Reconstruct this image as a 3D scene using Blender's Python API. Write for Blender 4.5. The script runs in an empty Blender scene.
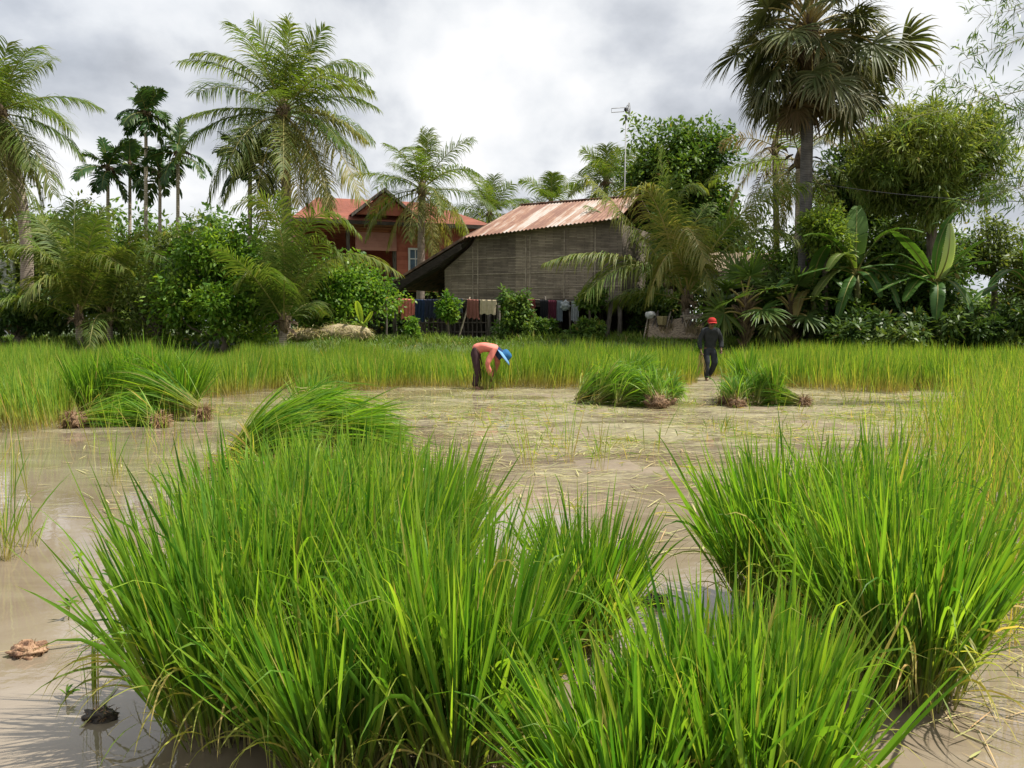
import bpy, math
import numpy as np
from mathutils import Vector, Matrix, noise

sc = bpy.context.scene
C = sc.collection
R = math.radians
PI = math.pi

# ------------------------------------------------------------------ camera model
F = 830.0
CH = 1.5
PITCH = math.atan((384 - 321) / F)
CP, SP = math.cos(PITCH), math.sin(PITCH)


def ray(px, py):
    a = (px - 512) / F
    b = -(py - 384) / F
    return np.array([a, CP + b * SP, -SP + b * CP])


def at(px, py, d):
    r = ray(px, py)
    return np.array([0, 0, CH]) + r * (d / r[1])


def gd(px, py, z=0.0):
    r = ray(px, py)
    return np.array([0, 0, CH]) + r * ((z - CH) / r[2])


def hgt(x, y):
    """height of the ground sheet (numpy arrays welcome)"""
    x = np.asarray(x, float)
    y = np.asarray(y, float)
    n = 0.02 * np.sin(x * 1.7 + 0.6 * np.sin(y * 1.1)) + 0.018 * np.sin(y * 2.3 + 1.3 * np.sin(x * 0.9)) + 0.012 * np.sin(x * 4.1 + y * 3.3)
    fine = np.sin(x * 8.3 + 1.7 * np.sin(y * 5.1)) * np.sin(y * 9.7 + 1.3 * np.sin(x * 6.7)) + .6 * np.sin(x * 17 + y * 5) * np.sin(y * 19 - x * 3)
    mid = np.clip((y - 5.5) / 3, 0, 1) * np.clip((x + 2.5 + .1 * y) / 2.5, 0, 1)
    paddy = -0.045 + 0.6 * n + mid * (.024 + .012 * fine)
    s = np.clip((y - 23.6) / 3.2, 0, 1)
    s = s * s * (3 - 2 * s)
    far = 0.82 + 1.6 * n + 0.05 * np.sin(x * 0.5)
    h = paddy * (1 - s) + far * s
    # muddy bund on the right of the viewer
    bx = 1.82 + 0.10 * np.sin(y * 2.0) + np.clip(y - 3.6, 0, 40) * 0.62
    b = np.clip((x - bx) / 0.9, 0, 1)
    b = b * b * (3 - 2 * b)
    h = np.maximum(h, -0.045 + 0.6 * n + b * 0.12 * (y < 24))
    # hills of the far land stay flat and low
    return h


# ------------------------------------------------------------------ mesh builder
class MB:
    def __init__(self):
        self.V, self.T, self.Rn, self.A, self.F, self.M = [], [], [], [], [], []
        self.n = 0

    def add(self, V, Fc, t=0.0, r=0.5, a=0.0, m=0):
        V = np.asarray(V, float).reshape(-1, 3)
        k = len(V)
        self.V.append(V)
        self.T.append(np.broadcast_to(np.asarray(t, float), (k,)).copy())
        self.Rn.append(np.broadcast_to(np.asarray(r, float), (k,)).copy())
        self.A.append(np.broadcast_to(np.asarray(a, float), (k,)).copy())
        Fc = np.asarray(Fc, int)
        self.F.append(Fc + self.n)
        self.M.append(np.full(len(Fc), m, int))
        self.n += k

    def build(self, name, mats, parent=None, origin=(0, 0, 0), smooth=True):
        V = np.concatenate(self.V) - np.asarray(origin, float)
        me = bpy.data.meshes.new(name)
        me.vertices.add(len(V))
        me.vertices.foreach_set('co', V.astype(np.float32).ravel())
        loops = np.concatenate([f.ravel() for f in self.F])
        tot = np.concatenate([np.full(len(f), f.shape[1], int) for f in self.F])
        st = np.concatenate([[0], np.cumsum(tot)[:-1]])
        me.loops.add(len(loops))
        me.loops.foreach_set('vertex_index', loops.astype(np.int32))
        me.polygons.add(len(tot))
        me.polygons.foreach_set('loop_start', st.astype(np.int32))
        me.polygons.foreach_set('material_index', np.concatenate(self.M).astype(np.int32))
        me.polygons.foreach_set('use_smooth', np.full(len(tot), bool(smooth)))
        for nm, arr in (('t', self.T), ('v', self.Rn), ('a', self.A)):
            at_ = me.attributes.new(nm, 'FLOAT', 'POINT')
            at_.data.foreach_set('value', np.concatenate(arr).astype(np.float32))
        me.update(calc_edges=True)
        if not isinstance(mats, (list, tuple)):
            mats = [mats]
        for m in mats:
            me.materials.append(m)
        o = bpy.data.objects.new(name, me)
        C.objects.link(o)
        if parent is not None:
            o.parent = parent
        else:
            o.location = origin
        return o


def nrm(v):
    return v / np.maximum(np.linalg.norm(v, axis=-1, keepdims=True), 1e-9)


BLADE = np.array([0.42, 0.6, 0.9, 1.0, 0.86, 0.5, 0.02])


def strips(mb, B, D, L, W, droop=0.0, S=5, prof=None, side=None, fold=0.0, floor=None, v=0.5, a=0.0, m=0, ramp=1.0, seed=0, twist=0.0):
    """N ribbons: start B, direction D, length L, width W; gravity bends them towards their tips"""
    rng = np.random.default_rng(seed + 77)
    B = np.asarray(B, float)
    N = len(B)
    if N == 0:
        return
    d = nrm(np.asarray(D, float))
    L = np.broadcast_to(np.asarray(L, float), (N,))
    W = np.broadcast_to(np.asarray(W, float), (N,))
    droop = np.broadcast_to(np.asarray(droop, float), (N,))
    v = np.broadcast_to(np.asarray(v, float), (N,))
    a = np.broadcast_to(np.asarray(a, float), (N,))
    if prof is None:
        prof = BLADE
    pr = np.interp(np.linspace(0, 1, S + 1), np.linspace(0, 1, len(prof)), prof)
    if side is None:
        rd = rng.normal(size=(N, 3))
        side = nrm(np.cross(d, rd))
    P = np.zeros((N, S + 1, 3))
    DD = np.zeros((N, S + 1, 3))
    p = B.copy()
    ds = (L / S)[:, None]
    for i in range(S + 1):
        P[:, i] = p
        DD[:, i] = d
        p = p + d * ds
        if floor is not None:
            p[:, 2] = np.maximum(p[:, 2], floor)
        g = (droop / S * (2 * (i + 1) / (S + 1)) ** ramp)[:, None]
        d = nrm(d + g * np.array([0, 0, -1.0]))
    s = side[:, None, :] - np.sum(side[:, None, :] * DD, axis=2, keepdims=True) * DD
    s = nrm(s)
    if np.any(np.asarray(twist) != 0):
        an = (np.broadcast_to(np.asarray(twist, float), (N,))[:, None] * np.linspace(0, 1, S + 1)[None])[:, :, None]
        s = s * np.cos(an) + np.cross(DD, s) * np.sin(an)
    w = (W[:, None] * pr[None, :])[:, :, None]
    if fold:
        nn = nrm(np.cross(s, DD))
        up = np.where(nn[:, :, 2:3] < 0, -1.0, 1.0) * nn
        cols = [P - s * w / 2, P - up * w * fold, P + s * w / 2]
    else:
        cols = [P - s * w / 2, P + s * w / 2]
    k = len(cols)
    V = np.stack(cols, axis=2).reshape(-1, 3)
    base = (np.arange(N) * (S + 1) * k)[:, None, None]
    i = np.arange(S)[None, :, None]
    j = np.arange(k - 1)[None, None, :]
    q0 = base + i * k + j
    Fc = np.stack([q0, q0 + 1, q0 + k + 1, q0 + k], axis=-1).reshape(-1, 4)
    t = np.broadcast_to(np.linspace(0, 1, S + 1)[None, :, None], (N, S + 1, k)).reshape(-1)
    vv = np.broadcast_to(v[:, None, None], (N, S + 1, k)).reshape(-1)
    aa = np.broadcast_to(a[:, None, None], (N, S + 1, k)).reshape(-1)
    mb.add(V, Fc, t, vv, aa, m)


def tube(mb, pts, radii, sides=8, m=0, v=0.5, a=0.0, cap=True, squash=1.0):
    pts = np.asarray(pts, float)
    n = len(pts)
    radii = np.broadcast_to(np.asarray(radii, float), (n,)).copy()
    tg = np.gradient(pts, axis=0)
    if cap:
        pts = np.concatenate([pts[:1], pts, pts[-1:]])
        radii = np.concatenate([[radii[0] * 0.02], radii, [radii[-1] * 0.02]])
        tg = np.concatenate([tg[:1], tg, tg[-1:]])
        n += 2
    tg = nrm(tg)
    mean = nrm((pts[-1] - pts[0])[None])[0]
    ref = np.eye(3)[int(np.argmin(np.abs(mean)))]
    n1 = nrm(np.cross(tg, ref))
    n2 = np.cross(tg, n1)
    th = np.linspace(0, 2 * PI, sides, endpoint=False)
    ring = pts[:, None, :] + radii[:, None, None] * (np.cos(th)[None, :, None] * n1[:, None, :] + squash * np.sin(th)[None, :, None] * n2[:, None, :])
    q = (np.arange(n - 1) * sides)[:, None]
    j = np.arange(sides)[None]
    j2 = (j + 1) % sides
    Fc = np.stack([q + j, q + j2, q + sides + j2, q + sides + j], -1).reshape(-1, 4)
    mb.add(ring.reshape(-1, 3), Fc, np.repeat(np.linspace(0, 1, n), sides), v, a, m)


def box(mb, c, size, rot=None, m=0, v=0.5):
    x, y, z = [s / 2 for s in size]
    V = np.array([[sx * x, sy * y, sz * z] for sz in (-1, 1) for sy in (-1, 1) for sx in (-1, 1)], float)
    if rot is not None:
        V = V @ np.asarray(rot, float).T
    V = V + np.asarray(c, float)
    mb.add(V, [[0, 2, 3, 1], [4, 5, 7, 6], [0, 1, 5, 4], [2, 6, 7, 3], [1, 3, 7, 5], [0, 4, 6, 2]], 0, v, 0, m)


def hexa(mb, bot, top, m=0, v=0.5):
    """closed prism between two quads (or n-gons) given in the same order"""
    bot = np.asarray(bot, float)
    top = np.asarray(top, float)
    n = len(bot)
    V = np.concatenate([bot, top])
    mb.add(V, [[i, (i + 1) % n, n + (i + 1) % n, n + i] for i in range(n)], 0, v, 0, m)
    mb.add(V, [list(range(n))[::-1]], 0, v, 0, m)
    mb.add(V, [[n + i for i in range(n)]], 0, v, 0, m)


def grid(mb, P, m=0, v=0.5, t=None, a=0.0):
    nu, nv = P.shape[:2]
    i = np.arange(nu - 1)[:, None]
    j = np.arange(nv - 1)[None]
    q = i * nv + j
    Fc = np.stack([q, q + 1, q + nv + 1, q + nv], -1).reshape(-1, 4)
    if t is None:
        t = np.repeat(np.linspace(0, 1, nu), nv)
    mb.add(P.reshape(-1, 3), Fc, t, v, a, m)


def sheet(mb, P, th, m=0, v=0.5, t=None):
    """a surface with thickness and closed rim"""
    gu = np.gradient(P, axis=0)
    gv = np.gradient(P, axis=1)
    n = nrm(np.cross(gu, gv))
    Q = P - n * th
    grid(mb, P, m, v, t)
    grid(mb, Q[:, ::-1], m, v, t)
    rim = lambda a, b: grid(mb, np.stack([a, b], 1), m, v, 0.5)
    rim(P[0], Q[0]); rim(Q[-1], P[-1]); rim(Q[:, 0], P[:, 0]); rim(P[:, -1], Q[:, -1])


def blob(mb, c, r, seed=0, amp=0.2, freq=2.0, nu=14, nv=20, m=0, v=0.5, sq=(1, 1, 1)):
    th = np.linspace(0.02, PI - 0.02, nu)
    ph = np.linspace(0, 2 * PI, nv, endpoint=False)
    V = []
    for a_ in th:
        for b_ in ph:
            d = Vector((math.sin(a_) * math.cos(b_), math.sin(a_) * math.sin(b_), math.cos(a_)))
            k = 1 + amp * noise.noise(d * freq + Vector((seed * 3.1, seed, 0))) * 2 + amp * .6 * noise.noise(d * freq * 3 + Vector((seed, 0, 5)))
            V.append([d.x * r * k * sq[0], d.y * r * k * sq[1], d.z * r * k * sq[2]])
    V = np.array(V) + np.asarray(c, float)
    q = (np.arange(nu - 1) * nv)[:, None]
    j = np.arange(nv)[None]
    j2 = (j + 1) % nv
    Fc = np.stack([q + j, q + nv + j, q + nv + j2, q + j2], -1).reshape(-1, 4)
    mb.add(V, Fc, np.repeat(np.linspace(0, 1, nu), nv), v, 0, m)


def bez(p0, p1, p2, n=16):
    t = np.linspace(0, 1, n)[:, None]
    p0, p1, p2 = map(lambda p: np.asarray(p, float), (p0, p1, p2))
    return (1 - t) ** 2 * p0 + 2 * t * (1 - t) * p1 + t ** 2 * p2


# ------------------------------------------------------------------ scene bookkeeping
def tag(o, label=None, cat=None, group=None, kind=None):
    if label: o['label'] = label
    if cat: o['category'] = cat
    if group: o['group'] = group
    if kind: o['kind'] = kind
    return o


def thing(name, label, cat, loc, group=None):
    o = bpy.data.objects.new(name, None)
    o.empty_display_size = 0.2
    C.objects.link(o)
    o.location = [float(c) for c in loc]
    return tag(o, label, cat, group)


# ------------------------------------------------------------------ materials
def newmat(name):
    m = bpy.data.materials.new(name)
    m.use_nodes = True
    nt = m.node_tree
    nt.nodes.clear()
    out = nt.nodes.new('ShaderNodeOutputMaterial')
    return m, nt, out


def N(nt, typ, **kw):
    n = nt.nodes.new(typ)
    for k, v in kw.items():
        if k.startswith('i_'):
            n.inputs[k[2:].replace('_', ' ')].default_value = v
        else:
            setattr(n, k, v)
    return n


def ramp_node(nt, stops):
    n = nt.nodes.new('ShaderNodeValToRGB')
    e = n.color_ramp.elements
    while len(e) < len(stops):
        e.new(0.5)
    for k, (p, c) in enumerate(stops):
        e[k].position = p
        e[k].color = (*c, 1) if len(c) == 3 else c
    return n


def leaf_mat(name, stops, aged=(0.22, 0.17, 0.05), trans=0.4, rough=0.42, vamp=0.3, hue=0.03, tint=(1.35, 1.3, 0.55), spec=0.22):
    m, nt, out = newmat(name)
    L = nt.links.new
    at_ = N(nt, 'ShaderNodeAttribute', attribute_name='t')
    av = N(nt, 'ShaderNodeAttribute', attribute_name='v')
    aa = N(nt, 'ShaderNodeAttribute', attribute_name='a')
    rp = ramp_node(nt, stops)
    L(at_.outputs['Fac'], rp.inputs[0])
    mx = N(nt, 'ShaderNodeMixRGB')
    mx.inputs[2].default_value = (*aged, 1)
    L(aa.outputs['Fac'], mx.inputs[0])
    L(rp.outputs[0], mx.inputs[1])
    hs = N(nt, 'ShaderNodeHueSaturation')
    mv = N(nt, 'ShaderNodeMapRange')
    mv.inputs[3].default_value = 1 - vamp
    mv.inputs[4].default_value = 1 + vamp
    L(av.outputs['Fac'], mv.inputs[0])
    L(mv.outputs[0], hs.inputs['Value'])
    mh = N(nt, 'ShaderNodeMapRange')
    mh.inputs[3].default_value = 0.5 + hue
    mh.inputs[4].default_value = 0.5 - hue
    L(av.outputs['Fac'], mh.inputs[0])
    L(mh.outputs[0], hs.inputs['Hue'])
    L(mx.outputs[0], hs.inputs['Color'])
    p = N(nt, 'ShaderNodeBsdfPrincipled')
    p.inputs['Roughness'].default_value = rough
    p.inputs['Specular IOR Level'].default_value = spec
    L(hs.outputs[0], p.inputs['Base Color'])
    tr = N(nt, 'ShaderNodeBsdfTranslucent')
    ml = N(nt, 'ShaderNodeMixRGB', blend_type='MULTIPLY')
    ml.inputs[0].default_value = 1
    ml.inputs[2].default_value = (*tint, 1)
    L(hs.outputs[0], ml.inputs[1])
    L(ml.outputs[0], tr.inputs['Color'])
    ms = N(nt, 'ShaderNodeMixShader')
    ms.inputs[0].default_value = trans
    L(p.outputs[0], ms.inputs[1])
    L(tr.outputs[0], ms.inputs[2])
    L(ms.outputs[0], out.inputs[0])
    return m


def rough_mat(name, c1, c2, scale=6.0, rough=0.8, bump=0.3, stretch=(1, 1, 1), detail=6, c3=None, spec=0.3, lo=.35, hi=.65):
    """two or three colours mixed by noise in object space, with a bump"""
    m, nt, out = newmat(name)
    L = nt.links.new
    tc = N(nt, 'ShaderNodeTexCoord')
    mp = N(nt, 'ShaderNodeMapping')
    mp.inputs['Scale'].default_value = stretch
    L(tc.outputs['Object'], mp.inputs[0])
    nz = N(nt, 'ShaderNodeTexNoise')
    nz.inputs['Scale'].default_value = scale
    nz.inputs['Detail'].default_value = detail
    nz.inputs['Roughness'].default_value = .62
    L(mp.outputs[0], nz.inputs['Vector'])
    st = [(lo, c1), (hi, c2)] if c3 is None else [(lo, c1), ((lo + hi) / 2, c2), (hi, c3)]
    rp = ramp_node(nt, st)
    L(nz.outputs['Fac'], rp.inputs[0])
    p = N(nt, 'ShaderNodeBsdfPrincipled')
    p.inputs['Roughness'].default_value = rough
    p.inputs['Specular IOR Level'].default_value = spec
    L(rp.outputs[0], p.inputs['Base Color'])
    b = N(nt, 'ShaderNodeBump')
    b.inputs['Strength'].default_value = bump
    b.inputs['Distance'].default_value = .02
    L(nz.outputs['Fac'], b.inputs['Height'])
    L(b.outputs[0], p.inputs['Normal'])
    L(p.outputs[0], out.inputs[0])
    return m


def trunk_mat(name, c1, c2, rings=7.0, bump=.5):
    m, nt, out = newmat(name)
    L = nt.links.new
    tc = N(nt, 'ShaderNodeTexCoord')
    wv = N(nt, 'ShaderNodeTexWave', bands_direction='Z')
    wv.inputs['Scale'].default_value = rings
    wv.inputs['Distortion'].default_value = 2.5
    wv.inputs['Detail'].default_value = 3
    L(tc.outputs['Object'], wv.inputs[0])
    nz = N(nt, 'ShaderNodeTexNoise')
    nz.inputs['Scale'].default_value = 5
    nz.inputs['Detail'].default_value = 6
    L(tc.outputs['Object'], nz.inputs[0])
    ad = N(nt, 'ShaderNodeMath', operation='MULTIPLY_ADD')
    ad.inputs[1].default_value = .35
    L(wv.outputs['Fac'], ad.inputs[0])
    L(nz.outputs['Fac'], ad.inputs[2])
    rp = ramp_node(nt, [(.35, c1), (.85, c2)])
    L(ad.outputs[0], rp.inputs[0])
    p = N(nt, 'ShaderNodeBsdfPrincipled')
    p.inputs['Roughness'].default_value = .85
    L(rp.outputs[0], p.inputs['Base Color'])
    b = N(nt, 'ShaderNodeBump')
    b.inputs['Strength'].default_value = bump
    b.inputs['Distance'].default_value = .03
    L(ad.outputs[0], b.inputs['Height'])
    L(b.outputs[0], p.inputs['Normal'])
    L(p.outputs[0], out.inputs[0])
    return m


M = {}
M['rice'] = leaf_mat('rice blade', [(0, (.21, .25, .055)), (.3, (.150, .272, .032)), (.75, (.128, .262, .027)), (.93, (.16, .275, .036)), (1, (.30, .27, .09))], aged=(.46, .38, .13), trans=.52, vamp=.42, hue=.03, rough=.42, tint=(1.5, 1.5, .5))
M['stalk'] = leaf_mat('rice stalk', [(0, (.30, .27, .11)), (.4, (.24, .28, .075)), (1, (.12, .23, .03))], aged=(.36, .27, .11), trans=.25, vamp=.3)
M['field'] = leaf_mat('standing rice', [(0, (.36, .30, .12)), (.3, (.26, .31, .07)), (.55, (.175, .30, .04)), (1, (.175, .29, .04))], aged=(.40, .33, .11), trans=.5, vamp=.36, hue=.035, tint=(1.6, 1.45, .55))
M['bank'] = leaf_mat('bank grass', [(0, (.10, .12, .03)), (.4, (.10, .17, .025)), (1, (.13, .21, .035))], aged=(.30, .25, .09), trans=.35, vamp=.35, hue=.03)
M['straw'] = leaf_mat('cut straw', [(0, (.42, .39, .18)), (1, (.38, .385, .15))], aged=(.36, .25, .12), trans=.15, vamp=.3, hue=.03)
M['root'] = leaf_mat('root strands', [(0, (.15, .085, .045)), (1, (.30, .19, .10))], trans=.05, vamp=.4, hue=.01)
M['rootcore'] = rough_mat('root mud', (.09, .055, .03), (.27, .17, .10), scale=30, rough=.9, bump=.8)
M['frond'] = leaf_mat('palm leaflet', [(0, (.075, .125, .022)), (.6, (.10, .165, .028)), (1, (.15, .185, .045))], aged=(.34, .28, .10), trans=.46, vamp=.38, rough=.5, spec=.22)
M['dryfrond'] = leaf_mat('dry palm leaflet', [(0, (.22, .17, .09)), (1, (.33, .27, .16))], aged=(.22, .17, .09), trans=.25, vamp=.35)
M['rachis'] = leaf_mat('palm rib', [(0, (.22, .20, .06)), (1, (.16, .18, .05))], aged=(.36, .25, .09), trans=0, vamp=.2)
M['areca'] = leaf_mat('areca leaflet', [(0, (.03, .075, .02)), (1, (.045, .10, .025))], aged=(.2, .2, .05), trans=.25, vamp=.35)
M['fan'] = leaf_mat('fan palm leaf', [(0, (.10, .12, .036)), (.6, (.095, .12, .042)), (1, (.22, .205, .10))], aged=(.17, .12, .065), trans=.22, vamp=.35, rough=.5, spec=.25)
M['leaf_mid'] = leaf_mat('leaf mid', [(0, (.075, .14, .026)), (1, (.11, .185, .034))], trans=.35, vamp=.5, hue=.03)
M['leaf_bright'] = leaf_mat('leaf bright', [(0, (.10, .20, .024)), (1, (.145, .26, .034))], trans=.45, vamp=.5, hue=.035)
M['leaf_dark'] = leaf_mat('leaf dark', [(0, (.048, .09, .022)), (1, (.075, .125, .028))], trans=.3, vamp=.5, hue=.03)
M['leaf_olive'] = leaf_mat('leaf olive', [(0, (.10, .145, .03)), (1, (.15, .19, .048))], aged=(.25, .2, .08), trans=.38, vamp=.45, hue=.03)
M['leaf_feather'] = leaf_mat('feathery leaf', [(0, (.13, .185, .036)), (1, (.19, .24, .06))], aged=(.25, .2, .08), trans=.42, vamp=.45, hue=.03)
M['leaf_lime'] = leaf_mat('leaf lime', [(0, (.13, .20, .03)), (1, (.19, .27, .05))], trans=.42, vamp=.4, hue=.03)
M['banana'] = leaf_mat('banana leaf', [(0, (.075, .16, .03)), (1, (.07, .15, .028))], aged=(.30, .22, .08), trans=.42, vamp=.22, hue=.015, rough=.45, spec=.3)
M['banana_pale'] = leaf_mat('pale banana leaf', [(0, (.36, .45, .22)), (1, (.34, .44, .20))], trans=.45, vamp=.12, hue=.01)
M['shoot'] = leaf_mat('yellow green shoot', [(0, (.26, .38, .05)), (1, (.32, .42, .06))], trans=.4, vamp=.15, hue=.01)
M['bananastem'] = rough_mat('banana stem', (.12, .10, .04), (.20, .22, .08), scale=5, stretch=(3, 3, .5), rough=.6)
M['coco_trunk'] = trunk_mat('coconut trunk', (.13, .10, .08), (.30, .24, .19), rings=5)
M['pale_trunk'] = trunk_mat('pale trunk', (.20, .16, .11), (.42, .36, .26), rings=4)
M['grey_trunk'] = trunk_mat('grey palm trunk', (.04, .037, .034), (.12, .11, .10), rings=6)
M['bark'] = rough_mat('bark', (.07, .055, .04), (.19, .155, .115), scale=6, stretch=(3, 3, .6), rough=.9, bump=.7)
M['fibre'] = rough_mat('palm fibre', (.055, .04, .025), (.17, .12, .07), scale=9, stretch=(3, 3, .7), rough=.95, bump=.8)
M['bamboo'] = rough_mat('bamboo culm', (.12, .13, .05), (.22, .21, .09), scale=3, rough=.5)
M['oldwood'] = rough_mat('old grey wood', (.06, .05, .042), (.17, .145, .12), scale=7, stretch=(2, 2, .5), rough=.9, bump=.5)
M['palewood'] = rough_mat('pale stick', (.22, .18, .13), (.42, .36, .28), scale=8, rough=.85)
M['darkwood'] = rough_mat('dark weathered boards', (.03, .024, .02), (.075, .06, .048), scale=5, stretch=(1, 1, 4), rough=.9)  # for real boards, and for dark panels standing in for shade
M['thatch'] = rough_mat('old thatch', (.07, .05, .035), (.26, .20, .14), scale=14, stretch=(1, 1, 3), rough=.95, bump=.9, c3=(.36, .29, .21))
M['metal'] = rough_mat('dull aluminium', (.22, .22, .22), (.34, .34, .34), scale=20, rough=.45, bump=.05)
M['blackplastic'] = rough_mat('black plastic', (.015, .015, .016), (.03, .03, .032), scale=9, rough=.5, bump=.05)
M['white'] = rough_mat('white paint', (.66, .67, .68), (.80, .80, .80), scale=4, rough=.6, bump=.05)
M['glass'] = rough_mat('window glass', (.05, .09, .15), (.10, .17, .26), scale=1.5, rough=.12, bump=0, spec=.6)
M['rooftile'] = None
M['skin'] = rough_mat('brown skin', (.20, .105, .065), (.25, .135, .085), scale=8, rough=.6, bump=.05)
M['darkskin'] = rough_mat('dark brown skin', (.15, .085, .055), (.20, .11, .075), scale=8, rough=.6, bump=.05)
M['eye'] = rough_mat('eye', (.02, .015, .01), (.03, .02, .015), scale=8, rough=.2, bump=0)


def cloth_mat(name, c, k=.75):
    return rough_mat('cloth ' + name, tuple(x * k for x in c), c, scale=7, rough=.9, bump=.25, spec=.1)


def plank_mat(name, c1, c2, pitch, axis='Z'):
    """lapped horizontal boards: each board its own tone, with a groove"""
    m, nt, out = newmat(name)
    L = nt.links.new
    tc = N(nt, 'ShaderNodeTexCoord')
    sp = N(nt, 'ShaderNodeSeparateXYZ')
    L(tc.outputs['Object'], sp.inputs[0])
    dv = N(nt, 'ShaderNodeMath', operation='DIVIDE')
    dv.inputs[1].default_value = pitch
    L(sp.outputs[axis], dv.inputs[0])
    fl = N(nt, 'ShaderNodeMath', operation='FLOOR')
    fr = N(nt, 'ShaderNodeMath', operation='FRACT')
    L(dv.outputs[0], fl.inputs[0])
    L(dv.outputs[0], fr.inputs[0])
    wn = N(nt, 'ShaderNodeTexWhiteNoise', noise_dimensions='1D')
    L(fl.outputs[0], wn.inputs['W'])
    nz = N(nt, 'ShaderNodeTexNoise')
    nz.inputs['Scale'].default_value = 3
    nz.inputs['Detail'].default_value = 8
    L(tc.outputs['Object'], nz.inputs[0])
    ad = N(nt, 'ShaderNodeMath', operation='MULTIPLY_ADD')
    ad.inputs[1].default_value = .45
    L(wn.outputs['Value'], ad.inputs[0])
    L(nz.outputs['Fac'], ad.inputs[2])
    rp = ramp_node(nt, [(.4, c1), (.95, c2)])
    L(ad.outputs[0], rp.inputs[0])
    p = N(nt, 'ShaderNodeBsdfPrincipled')
    p.inputs['Roughness'].default_value = .75
    L(rp.outputs[0], p.inputs['Base Color'])
    b = N(nt, 'ShaderNodeBump')
    b.inputs['Strength'].default_value = 1
    b.inputs['Distance'].default_value = .03
    b.invert = True
    L(fr.outputs[0], b.inputs['Height'])
    L(b.outputs[0], p.inputs['Normal'])
    L(p.outputs[0], out.inputs[0])
    return m


M['redplank'] = plank_mat('red painted boards', (.34, .09, .052), (.48, .15, .09), .2)
M['pinkplank'] = plank_mat('faded pink boards', (.36, .16, .115), (.46, .22, .16), .16)
M['redroof'] = plank_mat('red roof tiles', (.19, .06, .036), (.30, .10, .062), .22)


def woven_mat():
    m, nt, out = newmat('woven bamboo')
    L = nt.links.new
    tc = N(nt, 'ShaderNodeTexCoord')
    # local x runs along the wall (the wall mesh is built in its own frame)
    br = N(nt, 'ShaderNodeTexBrick')
    br.offset = .5
    br.inputs['Scale'].default_value = 1
    br.inputs['Brick Width'].default_value = .62
    br.inputs['Row Height'].default_value = .055
    br.inputs['Mortar Size'].default_value = .008
    br.inputs['Mortar Smooth'].default_value = .5
    br.inputs['Bias'].default_value = 0
    br.inputs['Color1'].default_value = (.34, .30, .245, 1)
    br.inputs['Color2'].default_value = (.21, .18, .145, 1)
    br.inputs['Mortar'].default_value = (.09, .075, .06, 1)
    mp = N(nt, 'ShaderNodeMapping')
    mp.inputs['Rotation'].default_value = (R(90), 0, 0)
    sp = N(nt, 'ShaderNodeSeparateXYZ')
    cb = N(nt, 'ShaderNodeCombineXYZ')
    L(tc.outputs['Object'], sp.inputs[0])
    L(sp.outputs['X'], cb.inputs['X'])
    L(sp.outputs['Z'], cb.inputs['Y'])
    L(cb.outputs[0], br.inputs['Vector'])
    nz = N(nt, 'ShaderNodeTexNoise')
    nz.inputs['Scale'].default_value = 1.3
    nz.inputs['Detail'].default_value = 8
    nz.inputs['Roughness'].default_value = .65
    L(tc.outputs['Object'], nz.inputs[0])
    rp = ramp_node(nt, [(.3, (.45, .42, .40)), (.7, (1.25, 1.2, 1.15))])
    L(nz.outputs['Fac'], rp.inputs[0])
    ml = N(nt, 'ShaderNodeMixRGB', blend_type='MULTIPLY')
    ml.inputs[0].default_value = 1
    L(br.outputs['Color'], ml.inputs[1])
    L(rp.outputs[0], ml.inputs[2])
    # panels of different age
    dv = N(nt, 'ShaderNodeMath', operation='DIVIDE')
    dv.inputs[1].default_value = 1.55
    L(sp.outputs['X'], dv.inputs[0])
    fl = N(nt, 'ShaderNodeMath', operation='FLOOR')
    L(dv.outputs[0], fl.inputs[0])
    wn = N(nt, 'ShaderNodeTexWhiteNoise', noise_dimensions='1D')
    L(fl.outputs[0], wn.inputs['W'])
    rp2 = ramp_node(nt, [(0, (.72, .70, .68)), (1, (1.25, 1.22, 1.15))])
    L(wn.outputs['Value'], rp2.inputs[0])
    ml2 = N(nt, 'ShaderNodeMixRGB', blend_type='MULTIPLY')
    ml2.inputs[0].default_value = 1
    L(ml.outputs[0], ml2.inputs[1])
    L(rp2.outputs[0], ml2.inputs[2])
    p = N(nt, 'ShaderNodeBsdfPrincipled')
    p.inputs['Roughness'].default_value = .85
    L(ml2.outputs[0], p.inputs['Base Color'])
    b = N(nt, 'ShaderNodeBump')
    b.inputs['Strength'].default_value = .7
    b.inputs['Distance'].default_value = .015
    L(br.outputs['Fac'], b.inputs['Height'])
    b.invert = True
    L(b.outputs[0], p.inputs['Normal'])
    L(p.outputs[0], out.inputs[0])
    return m


M['woven'] = woven_mat()


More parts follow.
